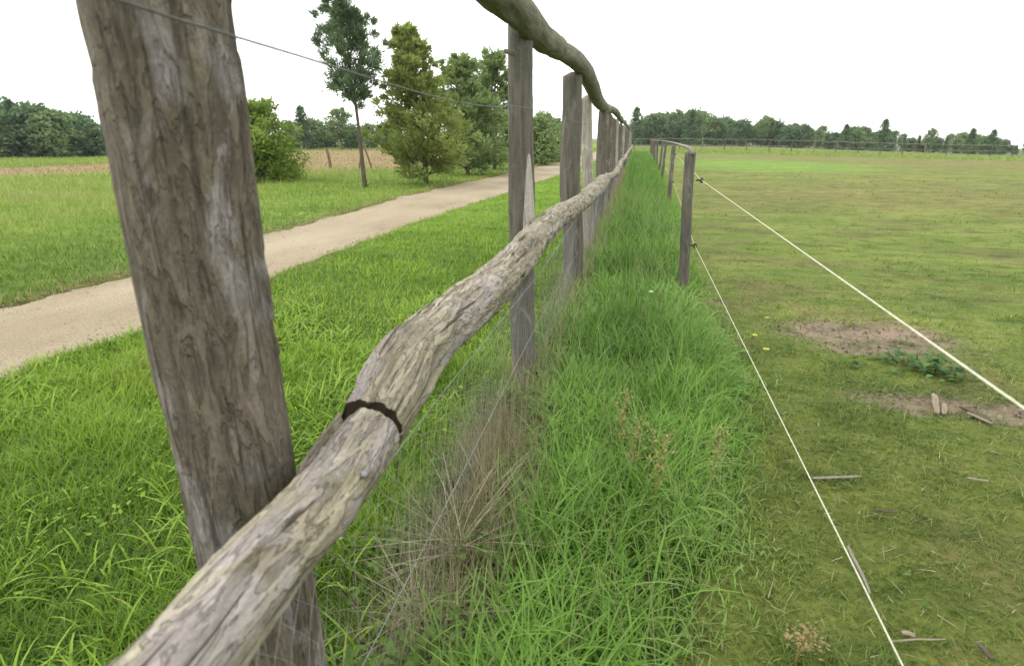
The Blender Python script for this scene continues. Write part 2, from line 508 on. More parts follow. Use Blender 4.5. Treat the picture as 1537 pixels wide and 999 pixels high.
def build_path():
    ys = np.concatenate([np.linspace(-4, 12, 260), np.linspace(12.1, 70, 260)])
    us = np.linspace(0, 1, 36)
    Y, U = np.meshgrid(ys, us, indexing='ij')
    l, r = path_edges(Y.ravel())
    wl = (n2(np.full(Y.size, 1.0), Y.ravel(), 1.7, 51, 3) - 0.5) * 0.35
    wr = (n2(np.full(Y.size, 9.0), Y.ravel(), 1.7, 52, 3) - 0.5) * 0.35
    x = l + wl + (r + wr - l - wl) * U.ravel()
    y = Y.ravel()
    z = gz(x, y) + 0.006 + 0.022 * np.sin(U.ravel() * math.pi) ** 0.5
    z[(U.ravel() == 0) | (U.ravel() == 1)] -= 0.03
    n = len(us)
    i = np.arange(len(ys) - 1)[:, None] * n; j = np.arange(n - 1)[None, :]
    q = np.stack([i + j, i + j + 1, i + n + j + 1, i + n + j], -1).reshape(-1, 4)
    m, N, L = new_mat('sandy_gravel')
    o = N.new('ShaderNodeOutputMaterial'); b = N.new('ShaderNodeBsdfPrincipled')
    ge = N.new('ShaderNodeNewGeometry'); v = ge.outputs['Position']
    f1 = noise(N, L, v, 0.9, 5, 0.6, (1, 0.5, 1))
    r1 = ramp(N, [(0.3, (0.23, 0.186, 0.128)), (0.5, (0.29, 0.24, 0.168)), (0.7, (0.34, 0.288, 0.208))]); L.new(f1, r1.inputs['Fac'])
    f2 = noise(N, L, v, 55, 5, 0.75)
    r2 = ramp(N, [(0.33, (0.6, 0.58, 0.55)), (0.5, (1, 1, 1)), (0.7, (1.2, 1.2, 1.2))]); L.new(f2, r2.inputs['Fac'])
    k = N.new('ShaderNodeMix'); k.data_type = 'RGBA'; k.blend_type = 'MULTIPLY'; k.inputs['Factor'].default_value = 1
    L.new(r1.outputs['Color'], k.inputs['A']); L.new(r2.outputs['Color'], k.inputs['B'])
    L.new(k.outputs['Result'], b.inputs['Base Color'])
    b.inputs['Roughness'].default_value = 0.95; b.inputs['Specular IOR Level'].default_value = 0.1
    bp = N.new('ShaderNodeBump'); bp.inputs['Strength'].default_value = 0.7; bp.inputs['Distance'].default_value = 0.015
    L.new(f2, bp.inputs['Height']); L.new(bp.outputs['Normal'], b.inputs['Normal'])
    L.new(b.outputs['BSDF'], o.inputs['Surface'])
    p = link('path', mesh_np('path', np.stack([x, y, z], 1), [q], m))
    p['kind'] = 'structure'

build_ground()
build_path()

# ------------------------------------------------------------------ grass
def blades(B, h, w, ang, lean, bend, tint, nseg):
    """Curved tapering blades. lean: tilt of the base from vertical, bend: extra tilt at the tip (radians)."""
    n = len(B)
    V = np.zeros((n, 2 * nseg + 1, 3))
    dx, dy = np.cos(ang), np.sin(ang)
    px, py = -dy, dx
    p = B.copy()
    T = np.zeros((n, 2 * nseg + 1))
    for k in range(nseg + 1):
        t = k / nseg
        if k < nseg:
            ww = w * (1 - t) ** 0.6 * (0.75 + 0.25 * min(1, t * 3 + 0.2)) * 0.5
            V[:, 2 * k] = p + np.stack([px * ww, py * ww, 0 * ww], 1)
            V[:, 2 * k + 1] = p - np.stack([px * ww, py * ww, 0 * ww], 1)
            T[:, 2 * k] = T[:, 2 * k + 1] = tint
        else:
            V[:, 2 * k] = p
            T[:, 2 * k] = tint
        a = lean + bend * (t + 0.5 / nseg)
        st = h / nseg
        p = p + np.stack([dx * np.sin(a) * st, dy * np.sin(a) * st, np.cos(a) * st], 1)
    base = (np.arange(n) * (2 * nseg + 1))[:, None]
    quads = []
    for k in range(nseg - 1):
        quads.append(base + np.array([[2 * k, 2 * k + 1, 2 * k + 3, 2 * k + 2]]))
    tri = base + np.array([[2 * nseg - 2, 2 * nseg - 1, 2 * nseg]])
    fs = [np.vstack(quads)] if quads else []
    fs.append(tri)
    return V.reshape(-1, 3), fs, {'tint': T.ravel()}

M_LAWN = leaf_mat('lawn_blades', [(0.0, (0.075, 0.145, 0.010)), (0.4, (0.165, 0.295, 0.016)), (0.75, (0.235, 0.355, 0.032)), (1.0, (0.25, 0.225, 0.08))])
M_TALL = leaf_mat('tall_blades', [(0.0, (0.0616, 0.1296, 0.0204)), (0.4, (0.1292, 0.2592, 0.034)), (0.72, (0.1838, 0.324, 0.051)), (0.9, (0.2087, 0.27, 0.1021)), (1.0, (0.2484, 0.216, 0.1134))])
M_PAD = leaf_mat('paddock_blades', [(0.0, (0.0755, 0.1195, 0.0162)), (0.4, (0.1348, 0.1888, 0.0255)), (0.7, (0.1834, 0.233, 0.0441)), (0.88, (0.2158, 0.2151, 0.0754)), (1.0, (0.2913, 0.2688, 0.1392))])
M_MEAD = leaf_mat('meadow_blades', [(0.0, (0.0885, 0.1593, 0.0189)), (0.45, (0.1829, 0.2832, 0.0354)), (0.8, (0.2714, 0.3127, 0.0826)), (1.0, (0.295, 0.2478, 0.118))])
M_DRY = leaf_mat('dry_stems', [(0.0, (0.12, 0.10, 0.06)), (0.5, (0.22, 0.185, 0.115)), (0.8, (0.30, 0.255, 0.16)), (1.0, (0.38, 0.34, 0.235))], 0.2)
M_HAY = leaf_mat('stubble', [(0.0, (0.17, 0.125, 0.055)), (0.6, (0.26, 0.205, 0.10)), (1.0, (0.31, 0.26, 0.14))], 0.2)

def polar_points(rho0, r0, p, rmin, rmax, half):
    """Scatter points about the viewpoint: dense near, thinning with distance."""
    rs = np.geomspace(rmin, rmax, 400)
    dens = rho0 * np.minimum(1, (r0 / rs) ** p) * rs * 2 * half
    cum = np.concatenate([[0], np.cumsum(0.5 * (dens[1:] + dens[:-1]) * np.diff(rs))])
    n = int(cum[-1])
    r = np.interp(rng.random(n) * cum[-1], cum, rs)
    a = (rng.random(n) * 2 - 1) * half - YAW
    return r * np.sin(a), r * np.cos(a), r

def emit(name, mat, chunks):
    V, f, at = join(chunks)
    o = link(name, mesh_np(name, V, f, mat, at))
    o['kind'] = 'stuff'
    return o

def grass_set(x, y, r, hgt, wid, lean, bend, tint, r0=2.5, lod=((2.0, 4), (4.0, 3), (10.0, 2), (1e9, 1)), wexp=0.8):
    z = gz(x, y) - 0.008
    B = np.stack([x, y, z], 1)
    w = wid * np.maximum(1, r / r0) ** wexp
    ang = rng.random(len(x)) * 2 * math.pi
    chunks = []
    lo = 0
    for hi, ns in lod:
        k = (r >= lo) & (r < hi)
        if k.any():
            chunks.append(blades(B[k], hgt[k], w[k], ang[k], lean[k], bend[k], tint[k], ns))
        lo = hi
    return chunks

def leaf_fan(B, size, tint, flat=0.9):
    n = len(B)
    a = un(n) * 6.28; tilt = flat * un(n)
    d = np.stack([np.cos(a) * np.cos(tilt), np.sin(a) * np.cos(tilt), np.sin(tilt)], 1)
    s = np.stack([-np.sin(a), np.cos(a), 0.3 * rng.standard_normal(n)], 1)
    sz = size[:, None]
    V = np.stack([B, B + d * sz * 0.4 + s * sz * 0.24, B + d * sz * 0.45 + np.array([0, 0, -0.05]) * sz, B + d * sz * 0.4 - s * sz * 0.24, B + d * sz + np.array([0, 0, -0.2]) * sz], 1)
    b = (np.arange(n) * 5)[:, None]
    f = np.vstack([b + [[0, 2, 1]], b + [[0, 3, 2]], b + [[1, 2, 4]], b + [[2, 3, 4]]])
    return V.reshape(-1, 3), [f], {'tint': np.repeat(tint, 5)}
x, y, r = polar_points(4600, 2.6, 1.74, 0.3, 95, R(84))
zn = zones(x, y)
so = soil_w(x, y)
un = lambda n: rng.random(n)

# the mown lawn between fence and path
k = zn == 0
xx, yy, rr = x[k], y[k], r[k]
n = len(xx)
cl1 = n2(xx, yy, 2.4, 61, 3); cl2 = n2(xx, yy, 0.7, 62, 2)
hh = (0.04 + 0.07 * un(n)) * (0.3 + 1.5 * cl1)
ti = np.clip(0.06 + 0.5 * un(n) + 1.0 * (cl2 - 0.5) + 0.8 * (cl1 - 0.45), 0, 0.84)
ti = np.where(un(n) < 0.035, 0.95, ti)
edge = path_edges(yy)[1]
ti = np.where((xx < edge + 0.25) & (un(n) < 0.3), 0.9 + 0.1 * un(n), ti)
lawn = grass_set(xx, yy, rr, hh, 0.0048 * (0.7 + 0.6 * un(n)), 0.15 + 0.5 * un(n), 0.3 + 1.0 * un(n), ti)
# extra density close by, where each blade shows
m = 60000
xa = -0.6 - 3.1 * un(m); ya = 0.25 + 3.2 * un(m) ** 0.9
ra = np.hypot(xa, ya)
kk = path_w(xa, ya) < 0.3
xa, ya, ra = xa[kk], ya[kk], ra[kk]
n = len(xa)
cl1 = n2(xa, ya, 2.4, 61, 3); cl2 = n2(xa, ya, 0.7, 62, 2)
ti = np.clip(0.03 + 0.5 * un(n) + 1.0 * (cl2 - 0.5) + 0.8 * (cl1 - 0.45), 0, 0.86)
ti = np.where(un(n) < 0.03, 0.92 + 0.08 * un(n), ti)
lawn += grass_set(xa, ya, ra, (0.045 + 0.085 * un(n)) * (0.3 + 1.6 * cl1), 0.0046 * (0.7 + 0.6 * un(n)), 0.15 + 0.6 * un(n), 0.3 + 1.1 * un(n), ti)
# coarser, broader leaved growth in clumps
m = 16000
xa = -0.6 - 3.1 * un(m); ya = 0.25 + 4.6 * un(m) ** 1.2
kk = (path_w(xa, ya) < 0.2) & (un(m) < sst(0.47, 0.62, n2(xa, ya, 1.9, 63, 3)))
xa, ya = xa[kk], ya[kk]; n = len(xa)
lawn += grass_set(xa, ya, np.hypot(xa, ya), 0.09 + 0.13 * un(n), 0.010 * (0.6 + 0.6 * un(n)), 0.2 + 0.5 * un(n), 0.8 + 1.4 * un(n), np.clip(0.2 + 0.65 * un(n), 0, 0.86), lod=((3, 5), (1e9, 3)))
m = 9000
xa = -0.6 - 3.1 * un(m); ya = 0.25 + 4.6 * un(m)
kk = (path_w(xa, ya) < 0.2) & (un(m) < sst(0.48, 0.66, n2(xa, ya, 2.6, 64, 3)))
xa, ya = xa[kk], ya[kk]; n = len(xa)
lawn.append(leaf_fan(np.stack([xa, ya, gz(xa, ya) + 0.02 + 0.06 * un(n)], 1), 0.014 + 0.024 * un(n), 0.05 + 0.5 * un(n), 0.6))
emit('lawn_grass', M_LAWN, lawn)

# paddock: short grazed mossy turf
k = (zn == 2) & (un(len(x)) > so * 0.97) & (un(len(x)) < np.where(r > 5, 0.55, 1.0))
xx, yy, rr = x[k], y[k], r[k]
n = len(xx)
cl1 = n2(xx, yy, 3.1, 71, 3); cl2 = n2(xx * 0.5, yy, 0.55, 72, 3)
hh = (0.014 + 0.03 * un(n)) * (0.45 + 1.3 * cl1) * np.where(rr > 12, 0.8, 1)
ti = np.clip(0.05 + 0.55 * un(n) + 0.9 * (cl2 - 0.5) + 0.5 * (cl1 - 0.5), 0, 0.86)
tf = sst(0.58, 0.72, n2(xx, yy, 2.0, 74, 3)) * (un(n) < 0.8)
hh = hh * (1 + 1.1 * tf)
ti = ti - 0.22 * tf
ti = np.where(rr > 5, 0.5 + (ti - 0.45) * 0.6, ti)
ti = np.where(un(n) < 0.06, 0.9 + 0.1 * un(n), ti)
pad = grass_set(xx, yy, rr, hh, 0.004 * (0.6 + 0.8 * un(n)), 0.3 + 0.9 * un(n), 0.3 + 1.0 * un(n), ti, lod=((3.0, 3), (9.0, 2), (1e9, 1)), wexp=0.76)
m = 230000
xa = 0.2 + 5.3 * un(m); ya = 0.5 + 6.5 * un(m) ** 1.35
ra = np.hypot(xa, ya)
kk = un(m) < sst(7.2, 1.6, ra)
xa, ya, ra = xa[kk], ya[kk], ra[kk]
kk = (zones(xa, ya) == 2) & (un(len(xa)) > soil_w(xa, ya) * 0.97)
xa, ya, ra = xa[kk], ya[kk], ra[kk]; n = len(xa)
cl1 = n2(xa, ya, 3.1, 71, 3); cl3 = n2(xa, ya, 7.0, 73, 3); cl2 = n2(xa * 0.5, ya, 0.55, 72, 3)
ti = np.clip(0.10 + 0.52 * un(n) + 0.9 * (cl2 - 0.5) + 0.9 * (cl3 - 0.5), 0, 0.86)
ti = np.where(un(n) < 0.05, 0.9 + 0.1 * un(n), ti)
tf = sst(0.58, 0.72, n2(xa, ya, 2.0, 74, 3)) * (un(n) < 0.8)
ti = np.clip(ti - 0.2 * tf, 0, 1)
pad += grass_set(xa, ya, ra, (1 + 1.0 * tf) * (0.016 + 0.04 * un(n)) * (0.2 + 1.7 * cl3), 0.0036 * (0.6 + 0.8 * un(n)), 0.3 + 0.9 * un(n), 0.3 + 1.2 * un(n), ti, lod=((2.4, 3), (1e9, 2)))
m = 1700
a_ = (2 * un(m) - 1) * R(70) - YAW; r_ = 1.6 + 26 * un(m) ** 1.3
xc, yc = r_ * np.sin(a_), r_ * np.cos(a_)
kk = zones(xc, yc) == 2
xc, yc = xc[kk], yc[kk]
nb_ = 16
sz = np.repeat(0.03 + 0.09 * un(len(xc)) ** 2, nb_)
xa = np.repeat(xc, nb_) + rng.normal(0, 1, len(sz)) * sz * 1.3; ya = np.repeat(yc, nb_) + rng.normal(0, 1, len(sz)) * sz * 0.8
n = len(xa)
pad += grass_set(xa, ya, np.hypot(xa, ya), (0.03 + 0.05 * un(n)) * (0.6 + 6 * sz), 0.0052 * (0.6 + 0.7 * un(n)), 0.1 + 0.7 * un(n), 0.4 + 0.9 * un(n), np.clip(np.repeat(0.1 + 0.5 * un(len(xc)), nb_) + 0.25 * un(n), 0, 0.84), lod=((3.0, 3), (9.0, 2), (1e9, 1)))
emit('paddock_grass', M_PAD, pad)

# verge beyond the path, hay stubble and rough grass further off
k = zn == 4
xx, yy, rr = x[k], y[k], r[k]; n = len(xx)
cl1 = n2(xx, yy, 0.5, 81, 3); cl2 = n2(xx, yy, 1.9, 82, 2)
q = sst(7, 12, -xx)
hh = (0.06 + 0.10 * un(n)) * (0.5 + cl1) * (1 + 0.7 * q)
l = path_edges(yy)[0]
ti = np.clip(0.05 + 0.5 * un(n) + 1.0 * (cl1 - 0.5) + 0.3 * q + 0.3 * (cl2 - .5), 0, 0.9)
ti = np.where((xx > l - 0.35) & (un(n) < 0.3), 0.9 + 0.1 * un(n), ti)
verge = grass_set(xx, yy, rr, hh, 0.005 * (0.7 + 0.6 * un(n)), 0.1 + 0.4 * un(n), 0.3 + 0.8 * un(n), ti)
k = zn == 6
xx, yy, rr = x[k], y[k], r[k]; n = len(xx)
cl1 = n2(xx, yy, 0.2, 83, 3)
verge += grass_set(xx, yy, rr, (0.1 + 0.25 * un(n)) * (0.5 + cl1), 0.006 * (0.7 + 0.6 * un(n)), 0.1 + 0.4 * un(n), 0.3 + 0.8 * un(n), np.clip(0.3 + 0.5 * un(n) + 0.6 * (cl1 - 0.5), 0, 1))
emit('meadow_grass', M_MEAD, verge)
k = (zn == 5) & (un(len(x)) < 0.6)
xx, yy, rr = x[k], y[k], r[k]; n = len(xx)
emit('hay_stubble', M_HAY, grass_set(xx, yy, rr, 0.05 + 0.08 * un(n), 0.005 * (0.7 + 0.6 * un(n)), 0.1 + 0.5 * un(n), 0.2 + 0.4 * un(n), un(n)))

# loose grit and small stones on the path
def grit(x_, y_, sz):
    n = len(x_)
    zc = gz(x_, y_) + 0.026
    D = np.array([[1, 0, 0], [0, 1, 0], [-1, 0, 0], [0, -1, 0], [0, 0, 0.7]], float)
    V = np.stack([x_, y_, zc], 1)[:, None, :] + (D[None] + rng.normal(0, 0.25, (n, 5, 3))) * sz[:, None, None]
    b_ = (np.arange(n) * 5)[:, None]
    f = np.vstack([b_ + [[i, (i + 1) % 4, 4]] for i in range(4)])
    return V.reshape(-1, 3), [f], {'tint': np.repeat(rng.random(n), 5)}
m = 5000
ya = 2.2 + 16 * un(m) ** 1.7
l_, r_ = path_edges(ya)
u_ = un(m); u_ = np.where(un(m) < 0.5, u_, np.round(u_) + rng.normal(0, 0.07, m))
xa = l_ + (r_ - l_) * np.clip(u_, 0.0, 1.0)
M_GRIT = leaf_mat('path_grit', [(0, (0.10, 0.08, 0.055)), (0.5, (0.2, 0.17, 0.125)), (1, (0.34, 0.3, 0.23))], 0.0, 0.9, 0.1)
M_CLOD = leaf_mat('soil_clods', [(0, (0.05, 0.038, 0.026)), (0.5, (0.115, 0.09, 0.06)), (1, (0.19, 0.155, 0.11))], 0.0, 0.95, 0.05)
m2 = 14000
xs_ = 0.5 + 3.0 * un(m2); ys_ = 2.3 + 3.4 * un(m2)
kk = un(m2) < soil_w(xs_, ys_) * (0.25 + 0.9 * sst(0.4, 0.62, n2(xs_, ys_, 7, 66, 2)))
xs_, ys_ = xs_[kk], ys_[kk]
cv, cf, ca = grit(xs_, ys_, 0.003 + 0.011 * un(len(xs_)) ** 2.5)
cv[:, 2] -= 0.034
emit('soil_clods', M_CLOD, [(cv, cf, ca)])
emit('path_grit', M_GRIT, [grit(xa, ya, 0.003 + 0.009 * un(m) ** 3)])

# the tall unmown strip between the two fences
def strip_points(m, y0, y1, pw):
    ya = y0 + (y1 - y0) * un(m) ** pw
    xa = -0.62 + 2.1 * un(m)
    return xa, ya
tall = []
for m, y0, y1, pw in ((9000, -1.5, 0.75, 1.0), (46000, 0.75, 4.0, 1.0), (70000, 4.0, 60.0, 2.3)):
    xa, ya = strip_points(m, y0, y1, pw)
    e = np.interp(ya, [0, 1.3, 1.8, 2.5, 3.4, 5.2, 10, 30], [0.13, 0.19, 0.33, 0.53, 0.67, 0.62, 0.85, 1.25])
    kk = (xa > -0.6) & (xa < e + 0.13 * np.abs(rng.standard_normal(m)) + 0.25 * (n2(xa, ya, 1.6, 94, 2) - 0.5))
    dens = np.where((xa < -0.32) & (ya < 3.2), 0.22, 1.0) * (0.35 + 0.65 * sst(0.3, 0.5, n2(xa, ya, 3.0, 91, 2)))
    kk &= un(m) < dens
    xa, ya = xa[kk], ya[kk]; ra = np.hypot(xa, ya); n = len(xa)
    cl1 = n2(xa, ya, 2.6, 92, 2); cl2 = n2(xa, ya, 1.1, 93, 3)
    e = np.interp(ya, [0, 1.3, 1.8, 2.5, 3.4, 5.2, 10, 30], [0.13, 0.19, 0.33, 0.53, 0.67, 0.62, 0.85, 1.25])
    edge = sst(-0.2, 0.38, e - xa)
    mid = sst(-0.65, -0.2, xa)
    hh = (0.12 + 0.28 * un(n)) * (0.55 + 0.8 * cl1) * (0.16 + 0.84 * edge) * (0.6 + 0.4 * mid)
    ti = np.clip(0.08 + 0.5 * un(n) + 0.75 * (cl2 - 0.5) + 0.4 * (1 - edge), 0, 0.82)
    ti = np.where(un(n) < 0.04, 0.9 + 0.1 * un(n), ti)
    ti = np.where((xa < -0.35) & (un(n) < 0.35), 0.88 + 0.12 * un(n), ti)
    tall += grass_set(xa, ya, ra, hh, 0.0066 * (0.45 + 1.0 * un(n)), 0.05 + 0.4 * un(n), 0.4 + 1.7 * un(n) ** 1.3, ti, lod=((2.6, 6), (5, 4), (11, 2), (1e9, 1)), wexp=0.72)
m = 700
ya = 1.2 + 14 * un(m) ** 1.5; xa = -0.4 + 1.1 * un(m)
e = np.interp(ya, [0, 1.3, 1.8, 2.5, 3.4, 5.2, 10, 30], [0.13, 0.19, 0.33, 0.53, 0.67, 0.62, 0.85, 1.25])
kk = xa < e
xa, ya = xa[kk], ya[kk]; n = len(xa)
tall += grass_set(xa, ya, np.hypot(xa, ya), 0.28 + 0.26 * un(n), 0.0028 * (0.7 + 0.6 * un(n)), 0.03 + 0.3 * un(n), 0.2 + 0.7 * un(n), 0.84 + 0.16 * un(n), lod=((1e9, 5),))
m = 5200
ya = 0.9 + 4.5 * un(m) ** 1.3; xa = -0.45 + 1.1 * un(m)
e = np.interp(ya, [0, 1.3, 1.8, 2.5, 3.4, 5.2, 10, 30], [0.13, 0.19, 0.33, 0.53, 0.67, 0.62, 0.85, 1.25])
kk = (xa < e - 0.1) & (un(m) < 0.25 + sst(0.42, 0.6, n2(xa, ya, 2.4, 96, 2)))
xa, ya = xa[kk], ya[kk]; n = len(xa)
tall += grass_set(xa, ya, np.hypot(xa, ya), 0.22 + 0.17 * un(n), 0.0095 * (0.6 + 0.6 * un(n)), 0.1 + 0.35 * un(n), 1.3 + 1.3 * un(n), np.clip(0.45 + 0.4 * un(n), 0, 0.85), lod=((3, 7), (1e9, 4)))
emit('tall_grass', M_TALL, tall)

# brown dead stems matted along the foot of the netting
dry = []
m = 8500
ya = 0.9 + 2.3 * un(m) ** 0.9
xa = -0.49 + 0.085 * rng.standard_normal(m)
wgt = np.exp(-((ya - 1.75) / 0.65) ** 2) * (0.3 + 0.9 * n2(xa, ya, 5, 95, 2))
kk = un(m) < wgt
xa, ya = xa[kk], ya[kk]; n = len(xa)
dry += grass_set(xa, ya, np.hypot(xa, ya), 0.15 + 0.33 * un(n), 0.0019 * (0.6 + 0.8 * un(n)), 0.05 + 0.5 * un(n), 0.6 * rng.standard_normal(n), np.clip(0.2 + 0.5 * un(n), 0, 1), lod=((1e9, 5),))
m = 2600
ya = 2.8 + 22 * un(m) ** 1.6
xa = -0.5 + 0.09 * rng.standard_normal(m)
dry += grass_set(xa, ya, np.hypot(xa, ya), 0.12 + 0.3 * un(m), 0.002 * (0.6 + 0.8 * un(m)), 0.05 + 0.5 * un(m), 0.6 * rng.standard_normal(m), np.clip(0.2 + 0.6 * un(m), 0, 1), lod=((1e9, 4),))
# pale straws splayed out of one clump
for (px, py, hz, cnt, ln) in ((690, 800, 0.20, 44, 0.36), (640, 910, 0.12, 30, 0.30), (615, 880, 0.15, 16, 0.25), (725, 720, 0.2, 20, 0.3)):
    p = CAM + ray(px, py) * ((hz - H) / ray(px, py)[2])
    B = np.tile(p, (cnt, 1)) + rng.standard_normal((cnt, 3)) * 0.018
    B[:, 2] -= 0.06
    dry.append(blades(B, ln * (0.5 + 0.7 * un(cnt)), 0.0034 * (0.7 + 0.5 * un(cnt)), un(cnt) * 6.28, 0.3 + 1.5 * un(cnt), 0.5 * un(cnt), 0.75 + 0.25 * un(cnt), 5))
# straw litter lying in the paddock turf
m = 1500
xa = 0.4 + 3.2 * un(m); ya = 1.0 + 6 * un(m)
kk = zones(xa, ya) == 2
xa, ya = xa[kk], ya[kk]; n = len(xa)
B = np.stack([xa, ya, gz(xa, ya) + 0.012 + 0.012 * un(n)], 1)
dry.append(blades(B, 0.03 + 0.07 * un(n) ** 2, 0.003 * (0.5 + un(n)), un(n) * 6.28, 1.4 + 0.2 * un(n), 0.1 * rng.standard_normal(n), 0.3 + 0.7 * un(n), 2))
emit('dry_grass', M_DRY, dry)

# broad leaved ground weeds under the low rail
M_WEED = leaf_mat('weed_leaves', [(0.0, (0.045, 0.08, 0.015)), (0.5, (0.075, 0.13, 0.026)), (1.0, (0.115, 0.165, 0.045))], 0.25, 0.7, 0.12)
m = 5200
ya = 0.75 + 2.0 * un(m); xa = -0.75 + 0.36 * un(m)
kk = un(m) < sst(0.38, 0.6, n2(xa, ya, 4.5, 97, 2)) + 0.08
xa, ya = xa[kk], ya[kk]; n = len(xa)
hz = (0.02 + 0.16 * un(n)) * (0.5 + n2(xa, ya, 3, 98, 1))
wd = [leaf_fan(np.stack([xa, ya, gz(xa, ya) + hz], 1), 0.022 + 0.03 * un(n), np.clip(0.1 + 0.8 * un(n), 0, 1))]
m = 2600
xa = 0.5 + 3.4 * un(m); ya = 1.0 + 5.5 * un(m)
kk = (zones(xa, ya) == 2) & (un(m) < 0.15 + 1.2 * sst(0.5, 0.65, n2(xa, ya, 2.2, 99, 2))) & (soil_w(xa, ya) < 0.4)
xa, ya = xa[kk], ya[kk]; n = len(xa)
wd.append(leaf_fan(np.stack([xa, ya, gz(xa, ya) + 0.015], 1), 0.015 + 0.025 * un(n), 0.2 + 0.8 * un(n), 0.5))
emit('ground_weeds', M_WEED, wd)

# ------------------------------------------------------------------ the timber fence
XP, XR, XU = -0.59, -0.465, -0.56            # posts, low rail, top rail
fence = empty('timber_fence', (XP, 0, 0), 'weathered timber fence of bark covered posts, two knotty pole rails and wire netting', 'fence')

def part(name, geo, mat, root, label=None, kind=None):
    V, f, at = geo
    V = V - np.array(root.matrix_basis.translation)
    o = link(name, mesh_np(name, V, f, mat, at), root)
    if label: o['label'] = label
    if kind: o['kind'] = kind
    return o

# nearest post, traced down its leaning axis
axis_px = [(236, -60), (236, 0), (262, 150), (287, 320), (318, 490), (352, 660), (372, 770)]
wid_px = [207, 207, 194, 178, 167, 155, 148]
def plane_pts(px, xp, wid=None):
    P = np.array([on_plane(a, b, xp) for a, b in px])
    if wid is None: return P
    dep = (P - CAM) @ fw
    return P, np.array(wid) * 0.5 * dep / F
y_p1 = 0.79
P1 = np.array([CAM + ray(a_, b_) * (y_p1 / ray(a_, b_)[1]) for a_, b_ in axis_px])
r1 = np.array(wid_px) * 0.5 * ((P1 - CAM) @ fw) / F
dirb = (P1[-1] - P1[-3]); dirb = dirb / abs(dirb[2])
foot = P1[-1] + dirb * (P1[-1][2] + 0.06)
topd = (P1[0] - P1[1]); topd = topd / abs(topd[2])
tp = P1[0] + topd * (1.98 - P1[0][2])
P1 = np.vstack([foot, P1[::-1], tp]); r1 = np.concatenate([[r1[-1]], r1[::-1], [r1[0] * 0.98]])
part('post', tube(P1, r1, 84, 320, wood_disp(3, 0.003, 0.004, 0.0045, 0.001), seed=3), M_POST, fence, 'thick nearest post with flaking dark bark, leaning a little')

def post_geo(px, wpx, y0, top_z, seed, mat_disp=0.003, rings=90, seg=40):
    P = []
    for a_, b_ in px:
        d_ = ray(a_, b_)
        P.append(CAM + d_ * (y0 / d_[1]))
    P = np.array(P)[::-1]
    rr_ = (np.array(wpx)[::-1] * 0.5) * ((P - CAM) @ fw) / F
    zz = np.array([-0.05, 0.5, 1.0, 1.5, top_z])
    ax = np.polyfit(P[:, 2], P[:, 0], 1)
    wob = np.random.default_rng(seed).normal(0, 0.006, 5)
    Q = np.stack([np.polyval(ax, zz) + wob, np.full(5, y0) + wob[::-1], zz], 1)
    return tube(Q, np.interp(zz, P[:, 2], rr_), seg, rings, wood_disp(seed, mat_disp, 0.0015, 0.006, 0.0006), round1=0.02, seed=seed)
p2 = post_geo([(781, 60), (780, 160), (782, 300), (786, 440), (787, 555)], [37, 37, 38, 37, 34], 3.2, 1.97, 5)
post2 = part('post', p2, M_POST2, fence, 'grey post with a long pale strip of bare wood down its right side')
p3 = post_geo([(859, 112), (857, 200), (858, 320), (859, 420)], [28, 30, 31, 29], 5.75, 1.97, 6, rings=60, seg=28)
part('post', p3, M_POST2, fence, 'stout grey post with a slanting sawn top')
p4 = post_geo([(880, 140), (883, 230), (883, 330)], [15, 17, 16], 7.7, 1.9, 7, rings=50, seg=24)
part('post', p4, M_PALE, fence, 'slender pale post stripped of its bark')
# bare strip on the second post: a slab of exposed sapwood standing just proud
zz = np.array([1.34, 1.2, 1.05, 0.95, 0.84])
pv = p2[0][:-2]
sp = []
for z_ in zz:
    ring = pv[np.abs(pv[:, 2] - z_) < 0.02]
    c_ = np.array([(ring[:, 0].min() + ring[:, 0].max()) / 2, (ring[:, 1].min() + ring[:, 1].max()) / 2, z_])
    rad_ = (ring[:, 0].max() - ring[:, 0].min()) / 2
    sp.append(c_ + np.array([0.74, -0.67, 0]) * (rad_ - 0.011))
sp, r2_ = np.array(sp), np.array([0.013, 0.022, 0.031, 0.036, 0.034])
strip = part('bare_strip', tube(sp, r2_, 14, 40, wood_disp(8, 0.001, 0.0, 0.002, 0.0003), round0=0.06, round1=0.05), M_BARE, fence)
strip.parent = post2

far_posts = []
for v in range(3):
    pts = np.array([[0, 0, -0.05], [0.008 * v, 0.01, 0.6], [-0.01, 0.0, 1.3], [0.012 - 0.01 * v, 0, 1.88 + 0.03 * v]])
    g = tube(pts, [0.085, 0.08, 0.075, 0.07], 18, 26, wood_disp(12 + v, 0.003, 0.0015, 0.007, 0), round1=0.02, seed=12 + v)
    far_posts.append(mesh_np('post', g[0], g[1], [M_POST2, M_POST, M_PALE][v], g[2]))
ys_post = [10.1, 12.8, 15.3, 18.0, 20.6, 23.2, 25.9, 28.4, 31.1, 33.7, 36.3, 38.9, 41.5, 44.2, 46.8, 49.4, 52.0, 54.7, 57.3, 60.0, 62.6, 65.2, 67.8]
for i, yv in enumerate(ys_post):
    v = (0, 1, 0, 2, 0, 1, 2)[i % 7]
    o = link('post', far_posts[v], fence, (rng.normal(0, 0.012), yv, gz(XP, yv)[0]))
    o.rotation_euler = (rng.normal(0, 0.012), rng.normal(0, 0.012), rng.random() * 6.28)
    if v == 2: o['label'] = 'pale post stripped of its bark'

